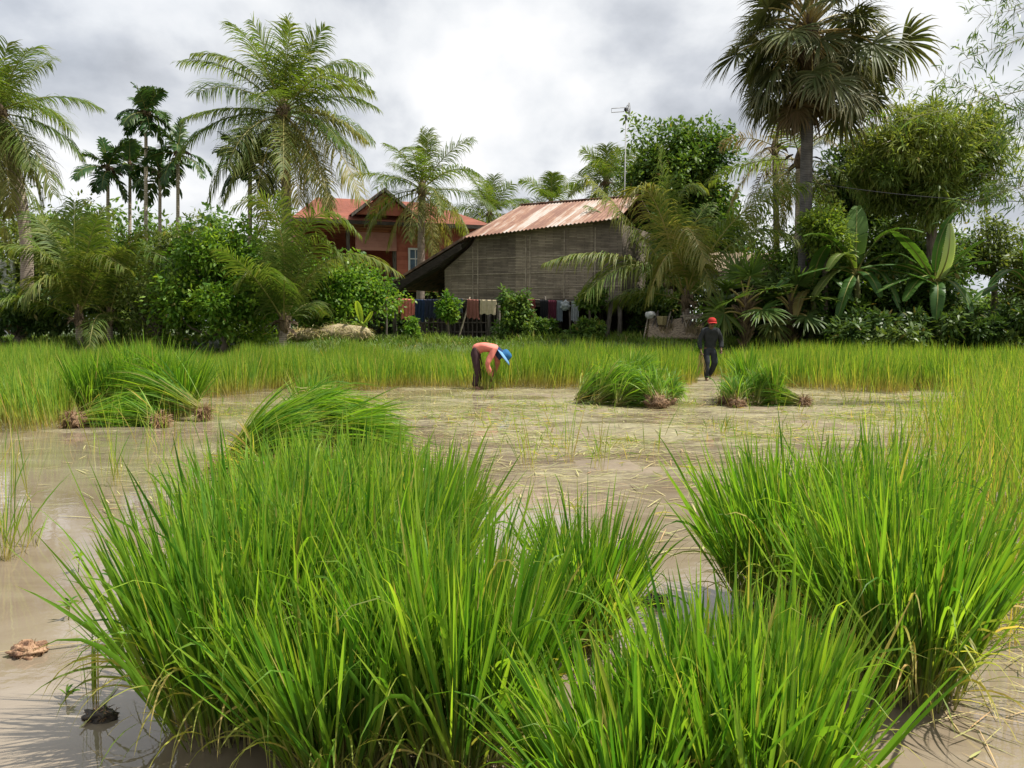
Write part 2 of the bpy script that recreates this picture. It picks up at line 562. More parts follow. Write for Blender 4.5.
def rust_mat():
    m, nt, out = newmat('rusted corrugated iron')
    L = nt.links.new
    # t runs down the slope, v names the sheet
    tc = N(nt, 'ShaderNodeTexCoord')
    av = N(nt, 'ShaderNodeAttribute', attribute_name='v')
    at_ = N(nt, 'ShaderNodeAttribute', attribute_name='t')
    sp = N(nt, 'ShaderNodeSeparateXYZ')
    L(tc.outputs['Object'], sp.inputs[0])
    cb = N(nt, 'ShaderNodeCombineXYZ')
    mx_ = N(nt, 'ShaderNodeMath', operation='MULTIPLY')
    mx_.inputs[1].default_value = 3.6
    L(sp.outputs['X'], mx_.inputs[0])
    L(mx_.outputs[0], cb.inputs['X'])
    my = N(nt, 'ShaderNodeMath', operation='MULTIPLY')
    my.inputs[1].default_value = .9
    L(at_.outputs['Fac'], my.inputs[0])
    L(my.outputs[0], cb.inputs['Y'])
    nz = N(nt, 'ShaderNodeTexNoise')
    nz.inputs['Scale'].default_value = 1.1
    nz.inputs['Detail'].default_value = 5
    nz.inputs['Roughness'].default_value = .6
    L(cb.outputs[0], nz.inputs[0])
    n2 = N(nt, 'ShaderNodeTexNoise')
    n2.inputs['Scale'].default_value = 2.2
    n2.inputs['Detail'].default_value = 7
    L(tc.outputs['Object'], n2.inputs[0])
    ad = N(nt, 'ShaderNodeMath', operation='MULTIPLY_ADD')
    ad.inputs[1].default_value = .26
    L(av.outputs['Fac'], ad.inputs[0])
    L(nz.outputs['Fac'], ad.inputs[2])
    ad2 = N(nt, 'ShaderNodeMath', operation='MULTIPLY_ADD')
    ad2.inputs[1].default_value = .36
    L(n2.outputs['Fac'], ad2.inputs[0])
    L(ad.outputs[0], ad2.inputs[2])
    rp = ramp_node(nt, [(.66, (.34, .295, .26)), (.75, (.28, .20, .155)), (.84, (.225, .115, .068)), (.94, (.15, .066, .04))])
    L(ad2.outputs[0], rp.inputs[0])
    p = N(nt, 'ShaderNodeBsdfPrincipled')
    p.inputs['Roughness'].default_value = .7
    p.inputs['Metallic'].default_value = .05
    L(rp.outputs[0], p.inputs['Base Color'])
    L(p.outputs[0], out.inputs[0])
    return m


M['rust'] = rust_mat()


def mud_mat():
    m, nt, out = newmat('paddy soil')
    L = nt.links.new
    tc = N(nt, 'ShaderNodeTexCoord')
    nz = N(nt, 'ShaderNodeTexNoise')
    nz.inputs['Scale'].default_value = 1.6
    nz.inputs['Detail'].default_value = 10
    nz.inputs['Roughness'].default_value = .65
    L(tc.outputs['Object'], nz.inputs[0])
    mud = ramp_node(nt, [(.3, (.13, .095, .06)), (.55, (.21, .165, .11)), (.75, (.28, .235, .15))])
    L(nz.outputs['Fac'], mud.inputs[0])
    grs = ramp_node(nt, [(.3, (.05, .075, .02)), (.6, (.085, .12, .03)), (.8, (.13, .13, .05))])
    L(nz.outputs['Fac'], grs.inputs[0])
    sp = N(nt, 'ShaderNodeSeparateXYZ')
    L(tc.outputs['Object'], sp.inputs[0])
    mr = N(nt, 'ShaderNodeMapRange')
    mr.inputs[1].default_value = .22
    mr.inputs[2].default_value = .5
    L(sp.outputs['Z'], mr.inputs[0])
    mx = N(nt, 'ShaderNodeMixRGB')
    L(mr.outputs[0], mx.inputs[0])
    L(mud.outputs[0], mx.inputs[1])
    L(grs.outputs[0], mx.inputs[2])
    p = N(nt, 'ShaderNodeBsdfPrincipled')
    p.inputs['Roughness'].default_value = .5
    L(mx.outputs[0], p.inputs['Base Color'])
    b = N(nt, 'ShaderNodeBump')
    b.inputs['Strength'].default_value = .6
    b.inputs['Distance'].default_value = .05
    L(nz.outputs['Fac'], b.inputs['Height'])
    L(b.outputs[0], p.inputs['Normal'])
    L(p.outputs[0], out.inputs[0])
    return m


M['mud'] = mud_mat()


def water_mat():
    """silty paddy water; pale floating chaff and scum lies on it in patches, mostly over the worked middle of the field"""
    m, nt, out = newmat('muddy water')
    L = nt.links.new
    tc = N(nt, 'ShaderNodeTexCoord')
    sp = N(nt, 'ShaderNodeSeparateXYZ')
    L(tc.outputs['Object'], sp.inputs[0])
    mp = N(nt, 'ShaderNodeMapping')
    mp.inputs['Scale'].default_value = (.42, 1.0, 1)
    L(tc.outputs['Object'], mp.inputs[0])
    n1 = N(nt, 'ShaderNodeTexNoise')
    n1.inputs['Scale'].default_value = 1.0
    n1.inputs['Detail'].default_value = 9
    n1.inputs['Roughness'].default_value = .68
    n1.inputs['Distortion'].default_value = .8
    L(mp.outputs[0], n1.inputs[0])
    n3 = N(nt, 'ShaderNodeTexNoise')
    n3.inputs['Scale'].default_value = 9.0
    n3.inputs['Detail'].default_value = 8
    n3.inputs['Roughness'].default_value = .7
    n3.inputs['Distortion'].default_value = 1.5
    L(mp.outputs[0], n3.inputs[0])
    # more scum farther out (y) and less on the left
    my = N(nt, 'ShaderNodeMapRange')
    my.inputs[1].default_value = 4.0
    my.inputs[2].default_value = 11.0
    my.inputs[3].default_value = -.24
    my.inputs[4].default_value = .03
    L(sp.outputs['Y'], my.inputs[0])
    mxx = N(nt, 'ShaderNodeMapRange')
    mxx.inputs[1].default_value = -3.0
    mxx.inputs[2].default_value = 1.0
    mxx.inputs[3].default_value = -.10
    mxx.inputs[4].default_value = 0.02
    L(sp.outputs['X'], mxx.inputs[0])
    a1 = N(nt, 'ShaderNodeMath', operation='ADD')
    L(my.outputs[0], a1.inputs[0])
    L(mxx.outputs[0], a1.inputs[1])
    a2 = N(nt, 'ShaderNodeMath', operation='ADD')
    L(a1.outputs[0], a2.inputs[0])
    L(n1.outputs['Fac'], a2.inputs[1])
    a3 = N(nt, 'ShaderNodeMath', operation='MULTIPLY_ADD')
    a3.inputs[1].default_value = .38
    L(n3.outputs['Fac'], a3.inputs[0])
    L(a2.outputs[0], a3.inputs[2])
    fac = N(nt, 'ShaderNodeMapRange')
    fac.inputs[1].default_value = .64
    fac.inputs[2].default_value = .80
    L(a3.outputs[0], fac.inputs[0])
    wcol = ramp_node(nt, [(.3, (.145, .108, .072)), (.5, (.195, .155, .11)), (.7, (.245, .203, .152))])
    L(n1.outputs['Fac'], wcol.inputs[0])
    wat = N(nt, 'ShaderNodeBsdfPrincipled')
    wat.inputs['Roughness'].default_value = .03
    wat.inputs['IOR'].default_value = 1.5
    L(wcol.outputs[0], wat.inputs['Base Color'])
    wb = N(nt, 'ShaderNodeTexNoise')
    wb.inputs['Scale'].default_value = 7
    wb.inputs['Detail'].default_value = 3
    L(tc.outputs['Object'], wb.inputs[0])
    bp = N(nt, 'ShaderNodeBump')
    bp.inputs['Strength'].default_value = .12
    bp.inputs['Distance'].default_value = .01
    L(wb.outputs['Fac'], bp.inputs['Height'])
    L(bp.outputs[0], wat.inputs['Normal'])
    scol = ramp_node(nt, [(.3, (.10, .077, .048)), (.48, (.185, .155, .09)), (.66, (.355, .325, .18))])
    L(n3.outputs['Fac'], scol.inputs[0])
    sm = N(nt, 'ShaderNodeBsdfPrincipled')
    sm.inputs['Roughness'].default_value = .6
    L(scol.outputs[0], sm.inputs['Base Color'])
    b2 = N(nt, 'ShaderNodeBump')
    b2.inputs['Strength'].default_value = .8
    b2.inputs['Distance'].default_value = .03
    L(n3.outputs['Fac'], b2.inputs['Height'])
    L(b2.outputs[0], sm.inputs['Normal'])
    ms = N(nt, 'ShaderNodeMixShader')
    L(fac.outputs[0], ms.inputs[0])
    L(wat.outputs[0], ms.inputs[1])
    L(sm.outputs[0], ms.inputs[2])
    L(ms.outputs[0], out.inputs[0])
    return m


M['water'] = water_mat()

# ------------------------------------------------------------------ world, sun, camera
SUN_EL, SUN_AZ = R(61), math.atan2(.95, -.04)      # azimuth measured from +Y towards +X: high on the right
w = bpy.data.worlds.new('World')
sc.world = w
w.use_nodes = True
nt = w.node_tree
nt.nodes.clear()
L = nt.links.new
wo = nt.nodes.new('ShaderNodeOutputWorld')
bg = nt.nodes.new('ShaderNodeBackground')
bg.inputs['Strength'].default_value = .1
sky = nt.nodes.new('ShaderNodeTexSky')
sky.sky_type = 'NISHITA'
sky.sun_disc = False
sky.sun_elevation = SUN_EL
sky.sun_rotation = SUN_AZ
tc = nt.nodes.new('ShaderNodeTexCoord')
sp = N(nt, 'ShaderNodeSeparateXYZ')
L(tc.outputs['Generated'], sp.inputs[0])
zz = N(nt, 'ShaderNodeMath', operation='ADD')
zz.inputs[1].default_value = .42
L(sp.outputs['Z'], zz.inputs[0])
zc = N(nt, 'ShaderNodeMath', operation='MAXIMUM')
zc.inputs[1].default_value = .1
L(zz.outputs[0], zc.inputs[0])
dx = N(nt, 'ShaderNodeMath', operation='DIVIDE')
dy = N(nt, 'ShaderNodeMath', operation='DIVIDE')
L(sp.outputs['X'], dx.inputs[0]); L(zc.outputs[0], dx.inputs[1])
L(sp.outputs['Y'], dy.inputs[0]); L(zc.outputs[0], dy.inputs[1])
cb = N(nt, 'ShaderNodeCombineXYZ')
L(dx.outputs[0], cb.inputs[0]); L(dy.outputs[0], cb.inputs[1])
cmap = N(nt, 'ShaderNodeMapping')
cmap.inputs['Location'].default_value = (3.1, 1.7, .4)
cmap.inputs['Scale'].default_value = (1, .8, 1)
L(cb.outputs[0], cmap.inputs[0])
c1 = N(nt, 'ShaderNodeTexNoise')
c1.inputs['Scale'].default_value = 2.6
c1.inputs['Detail'].default_value = 7
c1.inputs['Roughness'].default_value = .52
c1.inputs['Distortion'].default_value = .12
L(cmap.outputs[0], c1.inputs[0])
c2 = N(nt, 'ShaderNodeTexNoise')
c2.inputs['Scale'].default_value = .55
c2.inputs['Detail'].default_value = 4
L(cmap.outputs[0], c2.inputs[0])
shade = ramp_node(nt, [(.36, (3.1, 3.3, 3.65)), (.44, (4.1, 4.3, 4.65)), (.52, (5.5, 5.65, 5.85)), (.585, (6.25, 6.3, 6.4)), (.68, (6.7, 6.7, 6.7))])
L(c1.outputs['Fac'], shade.inputs[0])
cover = N(nt, 'ShaderNodeMapRange')
cover.inputs[1].default_value = .30
cover.inputs[2].default_value = .46
cover.inputs[3].default_value = .6
cover.inputs[4].default_value = 1
L(c2.outputs['Fac'], cover.inputs[0])
skc = N(nt, 'ShaderNodeMixRGB')
L(cover.outputs[0], skc.inputs[0])
L(sky.outputs[0], skc.inputs[1])
L(shade.outputs[0], skc.inputs[2])
L(skc.outputs[0], bg.inputs['Color'])
L(bg.outputs[0], wo.inputs[0])

sv = Vector((math.cos(SUN_EL) * math.sin(SUN_AZ), math.cos(SUN_EL) * math.cos(SUN_AZ), math.sin(SUN_EL)))
sl = bpy.data.lights.new('sun', 'SUN')
sl.energy = 5.0
sl.angle = R(.6)
sl.color = (1, .955, .87)
so = bpy.data.objects.new('sun', sl)
so.rotation_euler = sv.to_track_quat('Z', 'Y').to_euler()
so.location = (10, 20, 30)
C.objects.link(so)

cam = bpy.data.cameras.new('camera')
cam.sensor_width = 36
cam.lens = 36 * F / 1024
cam.clip_start = .05
cam.clip_end = 4000
co = bpy.data.objects.new('camera', cam)
co.location = (0, 0, CH)
co.rotation_euler = (R(90) - PITCH, 0, 0)
C.objects.link(co)
sc.camera = co
sc.view_settings.view_transform = 'Standard'
sc.view_settings.look = 'None'
sc.view_settings.exposure = .68
sc.view_settings.gamma = 1
sc.view_settings.use_curve_mapping = False
sc.cycles.max_bounces = 7
sc.cycles.diffuse_bounces = 4
sc.cycles.transparent_max_bounces = 4
sc.cycles.use_denoising = True

# ------------------------------------------------------------------ the setting
xs = np.concatenate([[-900, -400, -200, -100, -60, -40, -30], np.arange(-24, -9, .3), np.arange(-9, 11, .11), np.arange(11, 24.01, .3), [30, 40, 60, 100, 200, 400, 900]])
ys = np.concatenate([[-60, -20, -6], np.arange(-2, 5, .3), np.arange(5, 20, .11), np.arange(20, 34.01, .3), [38, 44, 55, 80, 130, 220, 400, 800, 1600]])
X, Y = np.meshgrid(xs, ys, indexing='ij')
g = MB()
grid(g, np.stack([X, Y, hgt(X, Y)], -1))
tag(g.build('ground', M['mud']), 'paddy soil rising to the grassy house bank', 'ground', kind='structure')

g = MB()
wx = np.linspace(-45, 45, 31)
wy = np.linspace(-20, 25.2, 16)
X, Y = np.meshgrid(wx, wy, indexing='ij')
grid(g, np.stack([X, Y, 0 * X], -1))
tag(g.build('paddy_water', M['water']), 'muddy brown water flooding the harvested paddy', 'water', kind='structure')

# ------------------------------------------------------------------ rice standing in the field
FP = np.array([-400, 0, 62, 78, 205, 260, 330, 470, 560, 640, 690, 700, 735, 760, 830, 900, 1000, 1100, 1600])
FY = np.array([440, 432, 427, 404, 398, 393, 390, 388, 390, 390, 386, 381, 381, 388, 391, 393, 392, 392, 392])


def front(px):
    py = np.interp(px, FP, FY)
    b = -(py - 384) / F
    return -CH * (CP + b * SP) / (-SP + b * CP)


rng = np.random.default_rng(5)


def field_points(n, x0, x1, y0, y1, test):
    x = rng.uniform(x0, x1, n)
    y = rng.uniform(y0, y1, n)
    k = test(x, y)
    return x[k], y[k]


def in_far(x, y):
    px = 512 + F * x / np.maximum(y, .1)
    n = .45 * np.sin(x * 2.3) + .3 * np.sin(x * 5.1 + 1)
    dens = .62 + .38 * np.sin(x * 3.1 + 1.2 * np.sin(y * 2)) * np.sin(y * 2.7 + x)
    ok = (y > front(px) + n * .6) & (y < 24.2) & (px > -90) & (px < 1120)
    ok &= ~((np.abs(x - 5.0 - .1 * (y - 21)) < .38) & (y < 22.0))
    return ok & (rng.random(len(x)) < dens)


x, y = field_points(250000, -17, 19, 10.5, 24.3, in_far)
n = len(x)
g = MB()
B = np.stack([x, y, hgt(x, y)], 1)
D = np.stack([rng.normal(0, .13, n) + .12 * np.sin(x * 1.9 + y), rng.normal(0, .13, n), np.ones(n)], 1)
hh = .80 + .09 * np.sin(x * .9 + .5 * np.sin(y)) + .08 * np.sin(x * 2.1 + y) + .07 * np.sin(x * 4.7 + 1.3 * y) + .06 * np.clip((15 - y) / 4, 0, 1)
strips(g, B, D, hh * rng.uniform(.72, 1.18, n), rng.uniform(.011, .019, n), rng.gamma(2, .22, n), S=4, v=rng.random(n), a=(rng.random(n) < .07) * rng.uniform(.4, 1, n), seed=1)
tag(g.build('standing_rice', M['field']), 'dense band of uncut green rice standing before the houses', 'rice', kind='stuff')

# rice strip along the right hand bund
SPX = np.array([3.6, 4.5, 6, 8, 10, 12, 14, 16, 18.5])
SXX = np.array([2.05, 2.5, 3.3, 4.35, 5.5, 6.8, 8.2, 9.7, 11.4])


def in_strip(x, y):
    e = np.interp(y, SPX, SXX)
    n = .25 * np.sin(y * 3.1) + .2 * np.sin(y * 7)
    p = np.clip((x - e - n + .8) / .8, 0, 1)
    return (x - e - n > -.8) & (x < e + 4.5) & (rng.random(len(x)) < .06 + .94 * p ** 3)


x, y = field_points(48000, 1.2, 15, 3.6, 19, in_strip)
n = len(x)
g = MB()
B = np.stack([x, y, hgt(x, y) - .02], 1)
D = np.stack([rng.normal(0, .16, n), rng.normal(0, .16, n), np.ones(n)], 1)
strips(g, B, D, .86 * rng.uniform(.6, 1.25, n), rng.uniform(.006, .012, n), rng.gamma(2, .3, n), S=5, v=rng.random(n), a=(rng.random(n) < .16) * rng.uniform(.4, 1, n), seed=2)
tag(g.build('bund_rice', M['field']), 'thin yellow green rice left standing along the right side', 'rice', kind='stuff')


def in_sparse(x, y):
    px = 512 + F * x / y
    py = 321 + F * CH / y
    left = (px < 215) & (py > 405) & (py < 560)
    cl = np.clip(np.sin(x * 2.1 + 2) * np.sin(y * 1.7) + .25, 0, 1)
    p = left * cl * np.where(px < 60, .5, .28) * np.where(py > 500, .3, 1)
    rgt = (px > 850) & (px < 1010) & (py > 400) & (py < 480)
    p = p + rgt * np.clip(np.sin(x * 3) * np.sin(y * 2 + 1) + .1, 0, 1) * .3
    p = p + ((px > 470) & (px < 850) & (py > 395) & (py < 480)) * cl * .02
    return rng.random(len(x)) < p


x, y = field_points(30000, -9, 9, 4.4, 17, in_sparse)
n = len(x)
g = MB()
B = np.stack([x, y, np.full(n, -.03)], 1)
D = np.stack([rng.normal(0, .2, n), rng.normal(0, .2, n), np.ones(n)], 1)
strips(g, B, D, rng.uniform(.25, .85, n), rng.uniform(.005, .010, n), rng.gamma(2, .4, n), S=5, v=rng.random(n), a=(rng.random(n) < .25) * rng.uniform(.4, 1, n), seed=3)
tag(g.build('leftover_rice', M['field']), 'scattered thin rice stems left standing in the water', 'rice', kind='stuff')

# floating straw and chaff
x = np.concatenate([rng.uniform(-8, 9, 26000), rng.uniform(-3.5, 3, 500)])
y = np.concatenate([rng.uniform(5.0, 19, 26000), rng.uniform(2.6, 6, 500)])
dens = np.clip(.55 + .6 * np.sin(x * 1.1 + 1.4 * np.sin(y * .7)) * np.sin(y * 1.3 + x * .6), .05, 1) * np.clip((y - 4) / 5, .12, 1) * np.clip((x + 5) / 4, .15, 1)
k = rng.random(len(x)) < dens
x, y = x[k], y[k]
n = len(x)
az = rng.normal(0, .8, n) + (rng.random(n) < .5) * PI
g = MB()
B = np.stack([x, y, rng.uniform(.004, .02, n)], 1)
D = np.stack([np.cos(az), np.sin(az), rng.normal(.02, .05, n)], 1)
strips(g, B, D, rng.uniform(.08, .42, n), rng.uniform(.006, .013, n), .12, S=3, side=np.stack([-np.sin(az), np.cos(az), np.zeros(n)], 1), floor=.003, v=rng.random(n), a=(rng.random(n) < .3) * rng.random(n), seed=4, prof=np.array([.6, 1, .9, .2]))
# straw on the bund
n = 900
x = rng.uniform(1.55, 4.2, n); y = rng.uniform(2.6, 6.5, n)
az = rng.uniform(0, 2 * PI, n)
B = np.stack([x, y, np.maximum(hgt(x, y), 0) + rng.uniform(.004, .03, n)], 1)
strips(g, B, np.stack([np.cos(az), np.sin(az), rng.normal(.05, .1, n)], 1), rng.uniform(.08, .35, n), rng.uniform(.004, .008, n), .2, S=3, side=np.stack([-np.sin(az), np.cos(az), np.zeros(n)], 1), floor=.004, v=rng.random(n), a=rng.random(n) * .8, seed=6)
tag(g.build('floating_straw', M['straw']), 'pale cut straw and chaff floating on the water', 'straw', kind='stuff')

def in_stub(x, y):
    px = 512 + F * x / y
    py = 321 + F * CH / y
    cl = np.clip(np.sin(x * 1.6 + 1.1 * np.sin(y * .9)) * np.sin(y * 1.4 + x * .5) + .35, 0, 1)
    return (rng.random(len(x)) < .85 * cl) & (px > 215) & (px < 960) & (py > 396) & (py < 520)


x, y = field_points(16000, -7, 9, 6, 18.5, in_stub)
n = len(x)
g = MB()
az = rng.uniform(0, 2 * PI, n)
up_ = rng.random(n) < .35
B = np.stack([x, y, np.full(n, .0)], 1)
D = np.stack([np.cos(az), np.sin(az), np.where(up_, rng.uniform(1, 4, n), rng.uniform(.0, .35, n))], 1)
strips(g, B, D, np.where(up_, rng.uniform(.04, .22, n), rng.uniform(.08, .3, n)), rng.uniform(.006, .014, n), rng.uniform(.1, 1.2, n), S=4, floor=.006, v=rng.random(n), a=(rng.random(n) < .3) * rng.random(n), seed=14)
tag(g.build('rice_stubble', M['field']), 'short green stubble and trampled stems over the worked mud', 'stubble', kind='stuff')

# grass and weeds of the bank
x = rng.uniform(-22, 24, 60000); y = 23.6 + 8 * rng.random(60000) ** 1.6
px = 512 + F * x / y
k = (px > -60) & (px < 1090)
x, y = x[k], y[k]
n = len(x)
g = MB()
B = np.stack([x, y, hgt(x, y) - .03], 1)
pt = .5 + .5 * np.sin(x * 1.3 + 1.7 * np.sin(y * .8)) * np.sin(y * 1.9 + .7 * x)
D = np.stack([rng.normal(0, .5, n), rng.normal(0, .5, n), np.ones(n)], 1)
strips(g, B, D, (.10 + .26 * pt) * rng.uniform(.6, 1.4, n), rng.uniform(.015, .035, n), rng.gamma(2, .5, n), S=3, v=np.clip(.25 + .5 * pt + rng.normal(0, .18, n), 0, 1), a=(rng.random(n) < .1) * rng.random(n), seed=7)
tag(g.build('bank_grass', M['bank']), 'rough grass and weeds growing on the bank by the houses', 'grass', kind='stuff')

# ------------------------------------------------------------------ rice sheaves
SHG = 'upright rice sheaves in the foreground'


def upright(label, x, y, r0, n, H, spread, seed, lean=(0, 0), group=SHG, w=1.0, dead=.03, z0=-.03, name='rice_sheaf'):
    rg = np.random.default_rng(seed)
    root = thing(name, label, 'rice sheaf', (x, y, z0), group)
    # tillers
    n = int(n * 1.3)
    nt_ = n // 4
    rr = r0 * np.sqrt(rg.random(nt_))
    ph = rg.uniform(0, 2 * PI, nt_)
    off = np.stack([np.cos(ph), np.sin(ph)], 1)
    base = np.stack([x + rr * off[:, 0], y + rr * off[:, 1], np.full(nt_, z0)], 1)
    q = (rr / r0)[:, None] * off
    dr = np.concatenate([q * spread + rg.normal(0, .11, (nt_, 2)) + np.array(lean), np.ones((nt_, 1))], 1)
    dr = nrm(dr)
    sl_ = H * rg.uniform(.30, .50, nt_)
    s = MB()
    strips(s, base, dr, sl_, rg.uniform(.006, .009, nt_) * w, .05, S=3, prof=np.array([1, .95, .85, .6]), v=rg.random(nt_), a=(rg.random(nt_) < .25) * rg.random(nt_), fold=.3, seed=seed)
    s.build('stalks', M['stalk'], root, root.location)
    b = MB()
    idx = rg.integers(0, nt_, n)
    fr = rg.uniform(.12, .95, n)
    bb = base[idx] + dr[idx] * (sl_[idx] * fr)[:, None]
    tilt = np.concatenate([rg.normal(0, .12, (n, 2)) * rg.choice([.5, 1, 1.9], (n, 1), p=[.4, .4, .2]) + q[idx] * .25 * spread, np.zeros((n, 1))], 1)
    bd = dr[idx] + tilt
    ln = H * np.clip(rg.normal(.64, .17, n), .25, 1.02) * (1.08 - .25 * fr)
    dp = np.where(rg.random(n) < .13, rg.uniform(.8, 3.2, n), rg.gamma(2, .11, n))
    vv = np.clip(rg.normal(.5, .3, n), 0, 1)
    aa = np.where(rg.random(n) < dead, rg.uniform(.35, 1, n), 0)
    strips(b, bb, bd, ln, rg.uniform(.0085, .0175, n) * w, dp, S=9, v=vv, a=aa, fold=.16, seed=seed + 1, ramp=1.8, twist=rg.normal(0, 1.0, n))
    # collapsed pale leaves near the foot
    k = n // 13
    phi = rg.uniform(0, 2 * PI, k)
    o2 = np.stack([np.cos(phi), np.sin(phi)], 1)
    B2 = np.stack([x + r0 * o2[:, 0], y + r0 * o2[:, 1], z0 + H * rg.uniform(.05, .35, k)], 1)
    D2 = np.concatenate([o2 * .8 + rg.normal(0, .2, (k, 2)), rg.uniform(.5, 1.2, (k, 1))], 1)
    d2 = MB()
    strips(d2, B2, D2, H * rg.uniform(.3, .6, k), rg.uniform(.005, .010, k) * w, rg.uniform(1.5, 4, k), S=9, v=rg.random(k), a=rg.uniform(.2, 1, k), floor=.01, seed=seed + 2)
    d2.build('dry_leaves', M['rice'], root, root.location)
    b.build('blades', M['rice'], root, root.location)
    return root


def PX(px, d):
    return (px - 512) / F * d


upright('big green rice sheaf at the bottom left, standing beside the open muddy water', PX(240, 3.05), 3.05, .28, 1250, .92, .24, 11)
upright('rice sheaf behind the bottom left sheaf, in front of the draped pile', PX(262, 4.1), 4.1, .30, 1150, .88, .22, 12)
upright('far left rice sheaf standing close before the draped pile of sheaves', PX(335, 5.2), 5.2, .34, 1100, .82, .22, 13)
upright('rice sheaf whose dark tips stand out against the pinkish mud at mid picture', PX(412, 4.7), 4.7, .28, 1100, .80, .26, 14)
upright('rice sheaf in the thick of the left mass, bent leaves showing at its foot', PX(360, 3.5), 3.5, .30, 1250, .92, .24, 15)
upright('rice sheaf at the bottom centre with tall blades crossing the small round sheaf', PX(450, 2.75), 2.75, .20, 950, .86, .24, 16, lean=(.02, 0))
upright('short rice sheaf at the bottom edge between the bottom left and bottom centre sheaves', PX(335, 2.7), 2.7, .17, 700, .72, .36, 23)
upright('small round rice sheaf standing alone between the two big masses', PX(588, 3.75), 3.75, .11, 560, .70, .40, 17)
upright('low rice sheaf at the bottom edge right of centre, blades leaning left', PX(630, 2.35), 2.35, .16, 560, .62, .42, 18, lean=(-.10, 0))
upright('rice sheaf at the bottom edge below the tall right hand sheaves', PX(755, 2.45), 2.45, .22, 950, .70, .26, 19)
upright('rice sheaf with tips fanning left over the mud, first of the right hand mass', PX(795, 4.1), 4.1, .22, 850, .92, .32, 20)
upright('tallest rice sheaf at the bottom right, standing beside the muddy bund', PX(912, 3.3), 3.3, .23, 1050, .92, .22, 21)
upright('rice sheaf behind the tallest bottom right sheaf, before the thin standing rice', PX(880, 4.3), 4.3, .22, 850, .90, .26, 22)


def lying(label, x, y, az, elev, n, Lh, cone, seed, group, z0=.03, droop=1.2, roots=True, dead=.06, w=1.15, rootr=.10):
    rg = np.random.default_rng(seed)
    root = thing('cut_rice_sheaf', label, 'rice sheaf', (x, y, 0), group)
    az, elev = R(az), R(elev)
    ax = np.array([math.cos(az) * math.cos(elev), math.sin(az) * math.cos(elev), math.sin(elev)])
    r0 = rootr * .8
    o = rg.normal(0, r0 * .5, (n, 3))
    base = np.array([x, y, z0 + .05]) + o
    base[:, 2] = np.maximum(base[:, 2], .01)
    d = ax + rg.normal(0, cone, (n, 3)) + o / r0 * .1
    k = n // 3
    s = MB()
    strips(s, base[:k], d[:k], Lh * rg.uniform(.3, .5, k), rg.uniform(.007, .011, k) * w, .3, S=3, prof=np.array([1, .9, .6]), floor=.02, v=rg.random(k), a=(rg.random(k) < .25) * rg.random(k), seed=seed)
    s.build('stalks', M['stalk'], root, root.location)
    b = MB()
    f = rg.uniform(0, .32, n)
    strips(b, base + nrm(d) * (f * Lh)[:, None], d + rg.normal(0, .10, (n, 3)), Lh * rg.uniform(.55, .85, n), rg.uniform(.010, .017, n) * w, droop * rg.uniform(.4, 1.6, n), S=8, floor=.02, fold=.12,
           v=np.clip(rg.normal(.5, .26, n), 0, 1), a=np.where(rg.random(n) < dead, rg.uniform(.3, 1, n), 0), seed=seed + 1)
    b.build('blades', M['rice'], root, root.location)
    if roots:
        q = MB()
        c = np.array([x, y, z0 + .05]) - ax * .05
        c[2] = max(c[2], rootr * .6)
        blob(q, c, rootr, seed, .34, 2.6, m=1, sq=(1.15, 1.1, .8))
        m_ = 420
        dd = nrm(rg.normal(size=(m_, 3)) - ax * .9)
        strips(q, c + dd * rootr * .8, dd + rg.normal(0, .4, (m_, 3)), rg.uniform(.04, .17, m_), .008, 1.5, S=3, floor=.004, v=rg.random(m_), seed=seed + 3)
        q.build('root_mat', [M['root'], M['rootcore']], root, root.location)
    return root


def lie(label, px, py, *a, **k):
    p = gd(px, py)
    return lying(label, p[0], p[1], *a, **k)


G1 = 'cut sheaves heaped on the left'
upright('slim dark green sheaf at the left end of the left heap', PX(86, 12.6), 12.6, .11, 260, 1.08, .24, 31, group=G1, w=1.2, z0=.0, name='rice_sheaf')
upright('dark green upright sheaf behind the two brown root balls', PX(116, 12.9), 12.9, .17, 380, 1.12, .34, 32, group=G1, w=1.2, z0=.0)
upright('tallest upright sheaf crowning the left heap', PX(150, 13.2), 13.2, .25, 620, 1.2, .36, 33, group=G1, w=1.2, z0=.0)
upright('upright sheaf at the right end of the left heap, blades leaning right', PX(178, 13.0), 13.0, .16, 380, 1.1, .30, 34, lean=(.10, 0), group=G1, w=1.2, z0=.0)
lie('sheaf lying flat across the front of the left heap, bright blades pointing left', 200, 421, 170, 26, 520, 1.45, .12, 35, G1, z0=.10, droop=.9, rootr=.085)
lie('sheaf lying under the flat one, in front of the left heap', 158, 427, 150, 12, 260, .85, .2, 36, G1, z0=.03, droop=.5, rootr=.10)
lie('sheaf with a big round brown root ball at the left heap', 97, 417, 30, 14, 220, 1.0, .16, 37, G1, z0=.14, droop=.6, rootr=.13)
lie('lowest sheaf with a muddy root ball at the left corner of the left heap', 80, 427, 20, 10, 160, .8, .16, 38, G1, z0=.05, droop=.5, rootr=.15)

